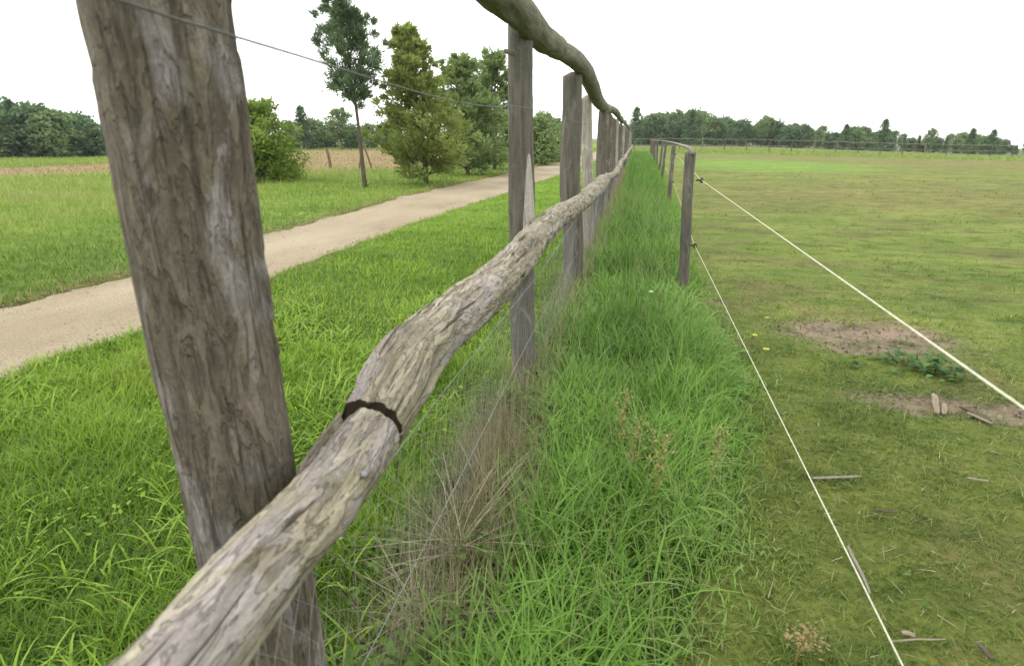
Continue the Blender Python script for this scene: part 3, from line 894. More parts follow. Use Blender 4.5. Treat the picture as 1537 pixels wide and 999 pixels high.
# low rail: nearest pole, its end let into a notch of the next pole
near_px = [(120, 1180), (272, 999), (374, 872), (462, 777), (507, 721), (560, 653)]
near_w = [190, 148, 126, 110, 96, 86]
Pn, rn = plane_pts(near_px, XR + 0.008, near_w)
Pn = np.vstack([Pn[0] + (Pn[0] - Pn[1]) * 1.2, Pn]); rn = np.concatenate([[rn[0]], rn])
far_px = [(478, 742), (518, 692), (558, 640), (592, 578), (618, 535), (652, 503), (700, 462), (742, 427), (775, 392), (808, 352), (838, 325), (866, 308), (890, 288), (905, 272)]
far_w = [84, 92, 97, 98, 90, 80, 70, 60, 50, 42, 33, 25, 24, 20]
Pf, rf = plane_pts(far_px, XR - 0.012, far_w)
s_cut = float(np.linalg.norm(Pf[1] - Pf[0]) + np.linalg.norm(Pf[2] - Pf[1]))
tdir = (Pf[2] - Pf[1]) / np.linalg.norm(Pf[2] - Pf[1])
Pn[-1] = Pf[2] - tdir * 0.019 + np.array([0.013, 0, -0.001])
rn[-1] = 0.85 * rf[2]
near_geo = tube(Pn, rn, 84, 420, wood_disp(21, 0.0055, 0.0045, 0.004, 0.0012), round1=0.008, seed=21)
rail_a = part('rail', near_geo, M_RAIL, fence, 'nearest low rail pole with flaking bark and a rounded end')
ncut = np.array([0.86, 0.0, 0.52]); ncut /= np.linalg.norm(ncut)
def lap(off, s, r_):
    d = off @ ncut
    el = off @ np.array([-0.52, 0.0, 0.86]) / r_
    gap = 0.010 + 0.009 * (el + 1)
    sc = s_cut + 0.005 * np.sin(el * 9 + 1) * np.cos(el * 4)
    lim = np.where(s < sc, np.where(s > sc - gap, -0.80 * r_, -0.25 * r_), 10.0)
    over = np.maximum(0, d - lim)
    flat = off - d[..., None] * ncut
    chord = np.sqrt(np.maximum(1e-9, r_ ** 2 - np.minimum(lim, r_) ** 2))
    fit = np.minimum(1.0, chord / (np.linalg.norm(flat, axis=-1) + 1e-9))
    return np.where((over > 0)[..., None], flat * fit[..., None] + lim[..., None] * ncut, off)
rail_b = part('rail', tube(Pf, rf, 72, 760, wood_disp(24, 0.005, 0.005, 0.005, 0.0012), round0=0.03, round1=0.03, cut=lap, seed=24, warp=2.2), M_RAIL, fence, 'second low rail pole, notched to take the end of the nearest one, with a bend')
# shade of the lap gap, painted near-black on the faces inside the notch
rail_b.data.materials.append(M_NOTCH_SHADE)
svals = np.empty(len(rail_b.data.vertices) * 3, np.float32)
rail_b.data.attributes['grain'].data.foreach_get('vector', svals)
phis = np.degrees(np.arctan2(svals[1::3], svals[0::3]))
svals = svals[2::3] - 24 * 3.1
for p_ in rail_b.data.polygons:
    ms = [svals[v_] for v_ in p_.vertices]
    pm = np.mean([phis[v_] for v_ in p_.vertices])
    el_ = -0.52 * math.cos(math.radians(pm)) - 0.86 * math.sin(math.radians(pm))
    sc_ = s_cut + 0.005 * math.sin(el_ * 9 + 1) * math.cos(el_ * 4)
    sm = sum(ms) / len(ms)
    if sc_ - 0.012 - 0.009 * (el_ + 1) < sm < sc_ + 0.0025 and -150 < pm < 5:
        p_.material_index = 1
# nail head driven through the lap
d = ray(547, 711)
dn = d / np.linalg.norm(d)
vw = near_geo[0] - CAM
along = vw @ dn
miss = np.linalg.norm(vw - along[:, None] * dn, axis=1)
along = np.where(miss < 0.006, along, 1e9)
Vh = CAM + dn * (along.min() - 0.003)
nl = tube(np.array([Vh + dn * 0.02, Vh + dn * 0.001, Vh, Vh - dn * 0.004]), [0.004, 0.004, 0.0075, 0.005], 14, None)
nail = part('nail', nl, M_NAIL, fence)
nail.parent = rail_a

def pole(y0, y1, x0, x1, z0, z1, r0_, r1_, seed, wig, seg=16, rings=40):
    t = np.linspace(0, 1, 7)
    P = np.stack([x0 + (x1 - x0) * t, y0 + (y1 - y0) * t, z0 + (z1 - z0) * t], 1)
    P[1:-1] += rng.normal(0, wig, (5, 3)) * [0.6, 0, 1]
    return tube(P, np.linspace(r0_, r1_, 7) * (1 + rng.normal(0, 0.06, 7)), seg, rings, wood_disp(seed, 0.003, 0.003, 0.008, 0), round0=0.02, round1=0.02, seed=seed)

z_end = float(Pf[-1][2]); y_end = float(Pf[-1][1])
y0 = y_end - 0.25
k = 0
while y0 < 66:
    y1 = y0 + 4.6 + rng.random() * 0.8
    za, zb = (z_end if k == 0 else 0.64), 0.64
    part('rail', pole(y0, y1, XR + (0.02 if k % 2 else -0.01), XR + (0.02 if k % 2 else -0.01), za, zb, 0.075, 0.06, 30 + k, 0.025), M_RAIL, fence)
    y0 = y1 - 0.22
    k += 1

# top rails, laid on the post heads
up_px = [(640, -150), (700, -62), (745, -14), (783, 22), (815, 57), (840, 74)]
up_w = [78, 66, 58, 47, 38, 30]
Pu, ru = plane_pts(up_px, XU, up_w)
Pu = np.vstack([Pu[0] + (Pu[0] - Pu[1]) * 1.3, Pu]); ru = np.concatenate([[ru[0]], ru])
part('rail', tube(Pu, ru, 48, 220, wood_disp(41, 0.003, 0.002, 0.008, 0.0006), round1=0.03, seed=41), M_TOP, fence, 'nearest top rail pole overhead, greenish grey')
up2 = [(836, 74), (858, 85), (876, 104), (887, 126), (896, 148), (903, 158)]
Pu2, ru2 = plane_pts(up2, XU + 0.01, [27, 27, 25, 23, 19, 16])
top_b = part('rail', tube(Pu2, ru2, 32, 150, wood_disp(42, 0.003, 0.002, 0.006, 0), round0=0.03, round1=0.02, seed=42), M_TOP, fence, 'second top rail pole, bowed')
y0, z0 = float(Pu2[-1][1]) - 0.3, float(Pu2[-1][2])
k = 0
while y0 < 66:
    y1 = y0 + 4.8 + rng.random() * 0.8
    part('rail', pole(y0, y1, XU + 0.02 * (k % 2), XU + 0.02 * (k % 2), z0 if k == 0 else 1.98, 1.97, 0.075, 0.06, 50 + k, 0.02), M_TOP, fence)
    y0 = y1 - 0.25
    k += 1

# sawn branch stubs
def stub(px, py, xp, dirv, root_part, mat, r_=0.013, ln=0.035):
    c_ = on_plane(px, py, xp)
    dv = np.array(dirv, float); dv /= np.linalg.norm(dv)
    o = part('branch_stub', tube(np.array([c_ - dv * 0.03, c_, c_ + dv * ln]), [r_ * 1.3, r_ * 1.1, r_ * 0.8], 10, 12, wood_disp(77, 0.001, 0.0, 0.002, 0), seed=77), mat, fence)
    o.parent = root_part
    return o
stub(824, 326, XR - 0.03, (-0.3, -0.2, 1.0), rail_b, M_STUB)
stub(842, 70, XU, (0.2, -0.3, 1.0), top_b, M_TOP, 0.02, 0.04)
stub(764, 78, XP - 0.045, (-1.0, 0.0, 0.25), post2, M_POST2, 0.011, 0.025)

# single strand above the low rail
wp = [(60, -35), (150, -4), (250, 24), (345, 54), (490, 96), (600, 131), (690, 154), (745, 161), (797, 163)]
Pw = np.array([on_plane(a_, b_, XP + 0.112 - 0.026 * sst(330, 600, a_)) for a_, b_ in wp])
y_last = float(Pw[-1][1])
post_y = [5.6, 7.7] + ys_post
ext = [[XP + 0.09, yv, 1.53 + 0.01 * math.sin(i)] for i, yv in enumerate(post_y)]
Pw = np.vstack([Pw[0] + (Pw[0] - Pw[1]) * 2, Pw, ext])
part('wire', tube(Pw, 0.0016, 6, 260), M_WIRE, fence)

# wire netting below the low rail: crossing diagonal wires and line wires
def netting():
    X0 = XP + 0.082
    mesh_parts = []
    pitch, z0, z1 = 0.055, 0.03, 0.70
    segs = []
    for sgn in (1, -1):
        n = int(26 / pitch)
        for i in range(n):
            ys = -0.6 + i * pitch
            m_ = 8
            t = np.linspace(0, 1, m_ + 1)
            yy = ys + sgn * (z1 - z0) * 0.62 * (t - 0.5) + rng.normal(0, 0.003, m_ + 1)
            zz = z0 + (z1 - z0) * t + rng.normal(0, 0.003, m_ + 1)
            bul = 0.03 * math.sin(ys * 1.9) * np.sin(t * math.pi)
            xx_ = X0 + 0.006 * sgn * np.cos(np.arange(m_ + 1) * math.pi) * 0.4 + bul
            segs.append(np.stack([xx_, yy, zz], 1))
    for s_ in segs:
        mesh_parts.append(tube(s_, 0.0005, 3, None))
    for zz in (0.045, 0.36, 0.69):
        yv = np.linspace(-0.6, 26, 200)
        sag = 0.02 * np.sin(yv * 1.4 + zz * 9)
        mesh_parts.append(tube(np.stack([np.full_like(yv, X0 + 0.008), yv, zz + sag], 1), 0.0013, 5, None))
    return join(mesh_parts)
part('wire_netting', netting(), M_NET, fence, kind='stuff')

# ------------------------------------------------------------------ the rope fence beside it
ef = empty('rope_fence', (0.51, 5.59, 0), 'low paddock fence of grey posts carrying two thin white ropes', 'fence')
E_POS = [(0.51, 5.59), (0.63, 9.8), (0.78, 13.9), (0.86, 17.9), (0.93, 21.9), (1.0, 26.8), (1.05, 32.0), (1.1, 37.2), (1.15, 42.4), (1.2, 47.5), (1.25, 52.7), (1.3, 58.0), (1.35, 63.0)]
E_R = [0.047, 0.05, 0.05] + [0.05] * 10
E_SHOW = [0, 2, 4, 5, 6, 7, 8, 9, 10, 11, 12]
tops = []
ins = []
for q_, i in enumerate(E_SHOW):
    ex, ey = E_POS[i]
    gz0 = gz(ex, ey)[0]
    hh_ = 1.30 if i == 0 else 1.28
    lean = (-0.045, 0.0, 0) if i == 0 else (rng.normal(0, 0.03), 0, 0)
    pts = np.array([[ex, ey, gz0 - 0.05], [ex + lean[0] * 0.31 + 0.004, ey, gz0 + 0.4], [ex + lean[0] * 0.69 - 0.003, ey, gz0 + 0.9], [ex + lean[0], ey, gz0 + hh_]])
    g = tube(pts, np.array([0.05, 0.047, 0.045, 0.047]), 28 if i == 0 else 14, 70 if i == 0 else 20, wood_disp(70 + i, 0.002, 0.0015, 0.004, 0), round1=0.012, seed=70 + i)
    po = part('post', g, M_POST2, ef)
    tops.append([ex + lean[0], ey, gz0 + hh_ + 0.012])
    for zi in (1.045, 0.46):
        gi = join([tube(np.array([[ex + 0.03, ey - 0.01, gz0 + zi], [ex + 0.075, ey - 0.012, gz0 + zi]]), [0.008, 0.008], 8, None),
                   tube(np.array([[ex + 0.075, ey - 0.012, gz0 + zi - 0.022], [ex + 0.075, ey - 0.012, gz0 + zi + 0.022]]), [0.013, 0.013], 10, None)])
        io = part('insulator', gi, M_INS, ef)
        io.parent = po
for zi, zs in ((1.045, 1.03), (0.46, 0.43)):
    P = [[0.60, -3.0, zs], [0.572, 0.9, zs + (0.0 if zi > 1 else -0.005)]]
    P += [[E_POS[i][0] + 0.072, E_POS[i][1], gz(*E_POS[i])[0] + zi] for i in E_SHOW]
    P = np.array(P)
    P = np.vstack([np.linspace(P[i], P[i + 1], 14, endpoint=False) for i in range(len(P) - 1)] + [P[-1:]])
    rp_ = 0.0022 if zi > 1 else 0.0019
    twist = lambda c, s, l, r: 0.0007 * np.sin(np.arctan2(s, c) * 2 + l * 700)
    part('rope', tube(P, rp_, 8, 700), M_ROPE, ef)
tp_ = np.array(tops)
tp_ = np.vstack([[tp_[0] + [0.02, -0.06, -0.035]], tp_])
part('top_rail', tube(tp_, [0.018] * len(tp_), 8, 120, wood_disp(90, 0.0, 0.0, 0.006, 0)), M_FAR, ef)

# ------------------------------------------------------------------ far fence closing the paddock
ff = empty('boundary_fence', (0, 70, 0), 'distant pale pole fence along the far end of the paddock', 'fence')
fp = []
for v in range(2):
    g = tube(np.array([[0, 0, -0.1], [0, 0, 0.7], [0.02, 0, 1.35 + 0.1 * v]]), [0.055, 0.05, 0.045], 8, 8, wood_disp(93 + v, 0, 0, 0.006, 0), seed=v)
    fp.append(mesh_np('post', g[0], g[1], [M_POST2, M_FAR][v], g[2]))
B0 = np.array([-0.3, 70.0]); B1 = np.array([62.0, 84.0])
nb = 26
prev = None
for i in range(nb):
    b = B0 + (B1 - B0) * i / (nb - 1)
    gzv = gz(b[0], b[1])[0]
    o = link('post', fp[1 if i % 5 == 3 else 0], ff, (b[0], b[1] - 70, gzv))
    o.rotation_euler = (rng.normal(0, 0.02), rng.normal(0, 0.03), rng.random() * 6)
    cur = np.array([b[0], b[1] - 0.07, gzv + 1.32])
    if prev is not None:
        for dz in (0, -0.62):
            a_, b_ = prev + [0, 0, dz], cur + [0, 0, dz]
            t = np.linspace(0, 1, 5)[:, None]
            P = a_ + (b_ - a_) * t + rng.normal(0, 0.02, (5, 3)) * [0, 0, 1]
            part('rail', tube(P, 0.032 if dz == 0 else 0.024, 6, 10), M_FAR, ff)
    prev = cur

# ------------------------------------------------------------------ trees
def tree_geo(prof, height, n_limb, leaf_n, leaf_len, leaf_w, trunk_r, up_tilt, z_first, seed, spread=0.16, kind='needle', lean=(0, 0), twigs=4, gap=0.0, azi_bias=None):
    g = np.random.default_rng(seed)
    zs = np.array([p[0] for p in prof]); rs = np.array([p[1] for p in prof])
    tt = np.linspace(0, 1, 8)
    tp = np.stack([lean[0] * tt ** 1.5 + g.normal(0, 0.02 * height / 5, 8) * tt, lean[1] * tt ** 1.5 + g.normal(0, 0.02 * height / 5, 8) * tt, -0.1 + (height * 0.97 + 0.1) * tt], 1)
    wood = [tube(tp, trunk_r * (1 - 0.88 * tt), 9, 24, wood_disp(seed, 0.003, 0, 0.004, 0), seed=seed)]
    cen, dirs = [], []
    for i in range(n_limb):
        u = (i + g.random()) / n_limb
        z = z_first + (height * 0.97 - z_first) * u ** 1.0
        Rz = np.interp(z, zs, rs)
        L = Rz * (0.65 + 0.5 * g.random())
        if g.random() < gap: continue
        a = i * 2.39996 + g.normal(0, 0.4)
        if azi_bias is not None: L *= 1 + azi_bias[1] * math.cos(a - azi_bias[0])
        el = up_tilt + g.normal(0, 0.15)
        c0 = np.array([np.interp(z, tp[:, 2], tp[:, 0]), np.interp(z, tp[:, 2], tp[:, 1]), z - L * math.sin(el) * 0.5])
        c0[2] = max(c0[2], z_first * 0.6)
        d = np.array([math.cos(a) * math.cos(el), math.sin(a) * math.cos(el), math.sin(el)])
        m = np.linspace(0, 1, 5)[:, None]
        P = c0 + d * L * m + np.array([0, 0, 0.18 * L]) * m ** 2 * (1 if kind == 'needle' else -0.3)
        wood.append(tube(P, np.linspace(trunk_r * 0.28, 0.006, 5) * min(1, 0.5 + L / 2), 5, None))
        for k in range(twigs):
            t = 0.3 + 0.7 * (k + g.random()) / twigs
            p = c0 + d * L * t + np.array([0, 0, 0.18 * L]) * t * t * (1 if kind == 'needle' else -0.3)
            off = g.normal(0, 0.10 * L + 0.03, 3) * [1, 1, 0.8]
            cen.append(p + off)
            q = d * 0.6 + off / (np.linalg.norm(off) + 1e-6) * 0.5 + [0, 0, 0.35]
            dirs.append(q / np.linalg.norm(q))
    cen = np.array(cen); dirs = np.array(dirs)
    per = max(1, leaf_n // len(cen))
    idx = np.repeat(np.arange(len(cen)), per)
    n = len(idx)
    csz = (0.6 + 0.8 * g.random(len(cen)))[idx]
    lim = np.interp(cen[:, 2], zs, rs)[idx] / rs.max()
    pos = cen[idx] + g.normal(0, spread, (n, 3)) * (csz * (0.35 + 0.65 * lim))[:, None] * [1, 1, 0.75]
    if kind == 'needle':
        dv = dirs[idx] + g.normal(0, 0.55, (n, 3))
    else:
        dv = g.normal(0, 1, (n, 3)) + [0, 0, -0.2]
    dv /= np.linalg.norm(dv, axis=1)[:, None]
    sv = np.cross(dv, g.normal(0, 1, (n, 3))); sv /= np.linalg.norm(sv, axis=1)[:, None]
    ln = leaf_len * (0.6 + 0.8 * g.random(n))[:, None]; wn = leaf_w * (0.6 + 0.8 * g.random(n))[:, None]
    V = np.stack([pos, pos + dv * ln * 0.5 + sv * wn * 0.5, pos + dv * ln, pos + dv * ln * 0.5 - sv * wn * 0.5], 1).reshape(-1, 3)
    b = (np.arange(n) * 4)[:, None]
    cl_t = g.random(len(cen))[idx]
    tint = np.clip(0.15 + 0.45 * cl_t + 0.35 * g.random(n), 0, 1)
    return join(wood), (V, [b + [[0, 1, 2, 3]]], {'tint': np.repeat(tint, 4)})

def tree(name, loc, geo, leaf_m, label, cat, group=None, rot=0.0):
    t = empty(name, loc, label, cat, group)
    t.rotation_euler = (0, 0, rot)
    w, c = geo
    link('trunk', mesh_np('trunk', w[0], w[1], M_BARK, w[2]), t)
    cr = link('crown', mesh_np('crown', c[0], c[1], leaf_m, c[2], smooth=False), t)
    cr['kind'] = 'stuff'
    return t

L_PINE = leaf_mat('pine_needles', [(0, (0.0523, 0.0897, 0.0478)), (0.5, (0.1046, 0.157, 0.0747)), (1, (0.1719, 0.2392, 0.1196))], 0.4)
L_OLIVE = leaf_mat('olive_foliage', [(0, (0.1304, 0.1531, 0.0383)), (0.5, (0.2262, 0.2784, 0.0696)), (1, (0.348, 0.4264, 0.1392))], 0.45)
L_FIR = leaf_mat('fir_foliage', [(0, (0.105, 0.1487, 0.0525)), (0.5, (0.1837, 0.2538, 0.0875)), (1, (0.28, 0.3675, 0.1487))], 0.45)
L_BUSH = leaf_mat('bush_foliage', [(0, (0.1046, 0.1495, 0.0209)), (0.5, (0.1869, 0.2691, 0.0419)), (1, (0.284, 0.3663, 0.0822))], 0.45)
L_FAR = leaf_mat('far_foliage', [(0, (0.0891, 0.1411, 0.052)), (0.5, (0.1485, 0.2228, 0.0817)), (1, (0.2228, 0.3044, 0.1188))], 0.4)
L_FARD = leaf_mat('far_dark_foliage', [(0, (0.0466, 0.0963, 0.0404)), (0.5, (0.0869, 0.1552, 0.0652)), (1, (0.1397, 0.2205, 0.0931))], 0.4)

def grounded(px, py):
    p = on_ground(px, py)
    return (float(p[0]), float(p[1]), float(gz(p[0], p[1])[0]))

b = grounded(548, 281)
hP = top_height(525, -6, b)
tree('pine_tree', b, tree_geo([(2.1, 0.25), (2.5, 0.85), (3.2, 1.2), (3.8, 0.95), (4.4, 0.62), (5.0, 0.5), (5.6, 0.35)], hP, 34, 15000, 0.16, 0.028, 0.07, 0.62, 2.35, 101, 0.085, 'needle', (-0.35, 0.1), 5, 0.05), L_PINE,
     'tall young pine with a bare thin trunk and dark blue green needles beside the path', 'tree')
b = grounded(640, 276)
hB = top_height(610, 34, b)
tree('conifer_tree', b, tree_geo([(0.2, 1.3), (0.8, 1.75), (1.5, 1.7), (2.2, 1.3), (3.0, 1.0), (3.8, 0.6), (4.7, 0.08)], hB, 105, 34000, 0.15, 0.05, 0.09, 0.3, 0.35, 102, 0.10, 'needle', (-0.5, 0.1), 5, 0.13), L_OLIVE,
     'wide bushy olive green conifer, branched to the ground, beside the path', 'tree')
b = grounded(702, 262)
tree('conifer_tree', b, tree_geo([(0.15, 1.6), (1.2, 1.75), (2.4, 1.25), (3.6, 0.7), (4.9, 0.12)], top_height(695, 84, b), 75, 19000, 0.18, 0.06, 0.09, 0.4, 0.3, 103, 0.12, 'needle', (-0.2, 0), 5, 0.12), L_FIR,
     'narrow pointed conifer right behind the wide olive green one', 'tree')
b = grounded(742, 254)
tree('conifer_tree', b, tree_geo([(0.2, 1.5), (1.4, 1.6), (3.0, 1.2), (4.2, 0.7), (5.6, 0.2)], top_height(745, 80, b), 60, 13000, 0.2, 0.07, 0.1, 0.4, 0.3, 104, 0.14, 'needle', (0.1, 0), 5, 0.12), L_FIR,
     'dark conifer partly behind the grey post with the pale strip', 'tree')
b = grounded(392, 273)
tree('bushy_tree', b, tree_geo([(0.1, 1.1), (0.8, 1.5), (1.5, 1.45), (2.1, 0.9), (2.7, 0.2)], top_height(390, 152, b), 55, 20000, 0.13, 0.055, 0.08, 0.2, 0.25, 105, 0.14, 'leaf', (-0.1, 0), 6, 0.05), L_BUSH,
     'low rounded bright green tree showing right of the nearest post', 'tree')
b = grounded(422, 268)
tree('shrub', b, tree_geo([(0.05, 0.7), (0.3, 0.8), (0.65, 0.3)], 0.62, 22, 5000, 0.12, 0.05, 0.03, 0.1, 0.08, 106, 0.10, 'leaf', (0, 0), 4), L_BUSH,
     'small dark spreading shrub at the foot of the low rounded tree', 'shrub')
for i, (px, py, ty, wdt) in enumerate(((816, 243, 172, 1.2), (832, 240, 180, 1.3), (808, 247, 178, 1.1))):
    b = grounded(px, py)
    hs = top_height(px, ty, b)
    tree('shrub', b, tree_geo([(0.1, wdt), (hs * 0.4, wdt * 1.15), (hs * 0.8, wdt * 0.6), (hs, 0.2)], hs, 40, 9000, 0.2, 0.08, 0.07, 0.35, 0.25, 110 + i, 0.22, 'leaf', (0, 0), 5), L_FIR,
         ('tallest bush behind the gap between the two big grey posts', 'rounded bush beside the stout grey post, where the path vanishes', 'dark bush just right of the grey post with the pale strip')[i], 'shrub')

# distant woods: each tree by itself, copied from a few kinds
protos = []
kinds = [
    ('broadleaf_tree', [(0.3, 0.8), (1.6, 1.9), (3.2, 2.1), (4.6, 1.5), (5.6, 0.4)], 5.6, 34, 2600, 0.42, 0.26, 'leaf', L_FAR, 0.32),
    ('broadleaf_tree', [(0.3, 1.2), (1.5, 2.2), (3.0, 2.0), (4.2, 1.4), (5.0, 0.5)], 5.0, 34, 2600, 0.42, 0.28, 'leaf', L_FARD, 0.34),
    ('spruce_tree', [(0.2, 1.9), (1.5, 1.6), (3.5, 0.95), (5.5, 0.35), (6.6, 0.03)], 6.6, 60, 2400, 0.36, 0.12, 'leaf', L_FARD, 0.16),
    ('pine_tree', [(1.5, 0.5), (2.6, 1.4), (4.2, 1.5), (5.4, 0.9), (6.2, 0.2)], 6.2, 34, 2200, 0.38, 0.16, 'needle', L_FAR, 0.26),
]
for i, (nm, prof, hgt, nl, ln, ll, lw, kd, mt, sp) in enumerate(kinds):
    w, c = tree_geo(prof, hgt, nl, ln, ll, lw, 0.12, 0.3 if nm != 'spruce_tree' else -0.2, 0.4 if i != 3 else 1.6, 200 + i, sp, kd, (0, 0), 4)
    protos.append((nm, mesh_np('trunk', w[0], w[1], M_BARK, w[2]), mesh_np('crown', c[0], c[1], mt, c[2], smooth=False), hgt))

def far_tree(kind, px, top_py, dist, label, group, wide=1.0):
    nm, tm, cm, hgt = protos[kind]
    d = ray(px, 210.0)
    hd = np.array([d[0], d[1]]) / math.hypot(d[0], d[1])
    bx, by = hd * dist
    bz = float(gz(bx, by)[0])
    hh_ = max(1.5, top_height(px, top_py, (bx, by, bz)))
    t = empty(nm, (bx, by, bz), label, 'tree', group)
    s = hh_ / hgt
    t.scale = (s * wide, s * wide, s)
    t.rotation_euler = (0, 0, rng.random() * 6.28)
    link('trunk', tm, t)
    c_ = link('crown', cm, t)
    c_['kind'] = 'stuff'
    return t

# wood beyond the meadow, left of and behind the nearest post
LW = 'trees of the wood beyond the meadow'
left = [(-330, 160, 0, 1.4), (-260, 158, 1, 1.4), (-205, 164, 0, 1.4), (-150, 158, 1, 1.4), (-100, 162, 0, 1.4), (-60, 160, 1, 1.3), (-25, 158, 0, 1.3), (5, 152, 1, 1.2), (28, 148, 2, 1.2), (45, 156, 0, 1.3), (62, 160, 1, 1.3), (85, 166, 0, 1.3), (105, 172, 1, 1.3), (124, 172, 1, 1.2), (142, 186, 0, 1.2), (160, 184, 2, 1.3), (180, 188, 1, 1.4), (205, 186, 0, 1.3), (235, 180, 1, 1.3), (265, 184, 0, 1.3), (300, 180, 1, 1.3), (335, 176, 0, 1.3), (365, 180, 1, 1.3)]
for px, ty, kd, wd_ in left:
    kn = {0: 'broad green tree', 1: 'dark rounded tree', 2: 'pointed dark spruce'}[kd]
    lb = kn + ' in the wood beyond the meadow, ' + ('at its far left end' if px < 20 else 'near its left end' if px < 75 else 'halfway to the nearest post' if px < 115 else 'just left of the nearest post' if px < 170 else 'hidden behind the nearest post')
    far_tree(kd, px, ty, 86 + rng.random() * 8, lb, LW, wd_)
mid = [(455, 158, 2, 1.5, 84, 'pointed blue green spruce beyond the hay field, left of the pine'), (470, 178, 0, 1.5, 88, 'low green tree beyond the hay field, right of the pointed spruce'), (436, 182, 0, 1.4, 88, 'low grey green tree beyond the hay field, left of the pointed spruce'),
       (490, 188, 1, 1.6, 90, 'dark low tree beyond the hay field, behind the leaning post'), (512, 164, 3, 1.6, 80, 'rounded dark pine beyond the hay field, left of the bare pine trunk'), (528, 190, 1, 1.5, 84, 'dark low tree beyond the hay field, right of the rounded pine'),
       (556, 186, 0, 1.6, 90, 'grey green tree seen under the tall young pine'), (585, 190, 1, 1.6, 92, 'dark tree behind the wide olive green conifer')]
for px, ty, kd, wd_, ds, lb in mid:
    far_tree(kd, px, ty, ds, lb, 'trees beyond the hay field', wd_)

# long wood behind the paddock
RW = 'trees of the wood behind the paddock'
prof_px = [952, 975, 990, 1005, 1030, 1060, 1100, 1124, 1128, 1140, 1150, 1190, 1230, 1240, 1300, 1370, 1420, 1480, 1537, 1640]
prof_ty = [186, 178, 172, 168, 167, 174, 176, 180, 196, 182, 180, 188, 190, 200, 198, 202, 202, 206, 210, 212]
for row, (d0, d1, step) in enumerate(((128, 140, 10.5), (150, 172, 10.5))):
    px = 948.0 + row * 4
    while px < 1600:
        ty = np.interp(px, prof_px, prof_ty) + rng.normal(0, 4.5) + (3 if row == 0 else 0)
        kd = int(rng.choice([0, 1, 2, 3], p=[0.36, 0.26, 0.2, 0.18]))
        kn = {0: 'grey green broad tree', 1: 'dark round tree', 2: 'pointed dark spruce', 3: 'green pine'}[kd]
        rw = ('at the front of', 'at the back of')[row]
        sg = [(992, 'the wood, behind the timber fence end'), (1040, 'the wood, high left part'), (1085, 'the wood, mid high part'), (1126, 'the wood, left of its gap'),
              (1180, 'the wood, right of its gap'), (1232, 'the wood, midway along'), (1300, 'the wood, left of the lone spruce'), (1375, 'the wood, right of the lone spruce'), (1450, 'the wood, low right part'), (9999, 'the wood, right end')]
        lb = kn + ' ' + rw + ' ' + next(w_ for a_, w_ in sg if px < a_)
        far_tree(kd, px, ty, d0 + (d1 - d0) * rng.random(), lb, RW, 1.1 if px < 1230 else 1.3)
        if 1118 < px < 1126: px += 9
        px += step * (0.75 + 0.5 * rng.random()) * (1 + max(0, px - 1230) / 500)
for px, ty, kd, lb in ((953, 160, 2, 'lone thin dark spruce just above the vanishing end of the timber fence'), (1325, 178, 2, 'tallest lone dark spruce standing up from the wood behind the paddock'), (1268, 186, 2, 'thin dark spruce standing alone left of the tallest one behind the paddock'),
                       (1458, 192, 2, 'broad dark spruce near the right end of the wood behind the paddock'), (1490, 194, 2, 'pointed dark tree at the right end of the wood behind the paddock'), (1397, 194, 3, 'pale green tree standing forward from the wood behind the paddock'), (1036, 165, 2, 'tall dark spruce in the high left part of the wood behind the paddock')):
    far_tree(kd, px, ty, 126, lb, RW, 1.5 if kd == 2 else 1.1)

# ------------------------------------------------------------------ small things
M_STAKE = wood_mat('brown_stake_wood', (0.09, 0.06, 0.04), (0.16, 0.11, 0.075), (0.22, 0.165, 0.115), (0.2, 0.15, 0.11), 0.3, 0.66, 0.3)
b = grounded(496, 252)
t = empty('wooden_post', b, 'short leaning brown post standing in the hay field', 'post')
hz_ = top_height(491, 222, b)
g = tube(np.array([[0, 0, -0.1], [-0.03, 0, hz_ * 0.5], [-0.12, 0, hz_]]), [0.075, 0.07, 0.065], 12, 14, wood_disp(120, 0.002, 0, 0.006, 0))
link('post_shaft', mesh_np('post_shaft', g[0], g[1], M_STAKE, g[2]), t)
b = grounded(547, 253)
hz_ = top_height(547, 216, b)
t = empty('stake_tripod', b, 'three brown poles propped together like a tripod behind the bare pine trunk', 'tree stake')
for a in (0.3, 2.4, 4.4):
    P = np.array([[0.38 * math.cos(a), 0.38 * math.sin(a), -0.08], [0.16 * math.cos(a), 0.16 * math.sin(a), hz_ * 0.62], [-0.03 * math.cos(a), -0.03 * math.sin(a), hz_ * 1.05]])
    g = tube(P, [0.045, 0.04, 0.035], 9, 12, wood_disp(int(130 + a * 3), 0.001, 0, 0.004, 0))
    link('stake', mesh_np('stake', g[0], g[1], M_STAKE, g[2]), t)

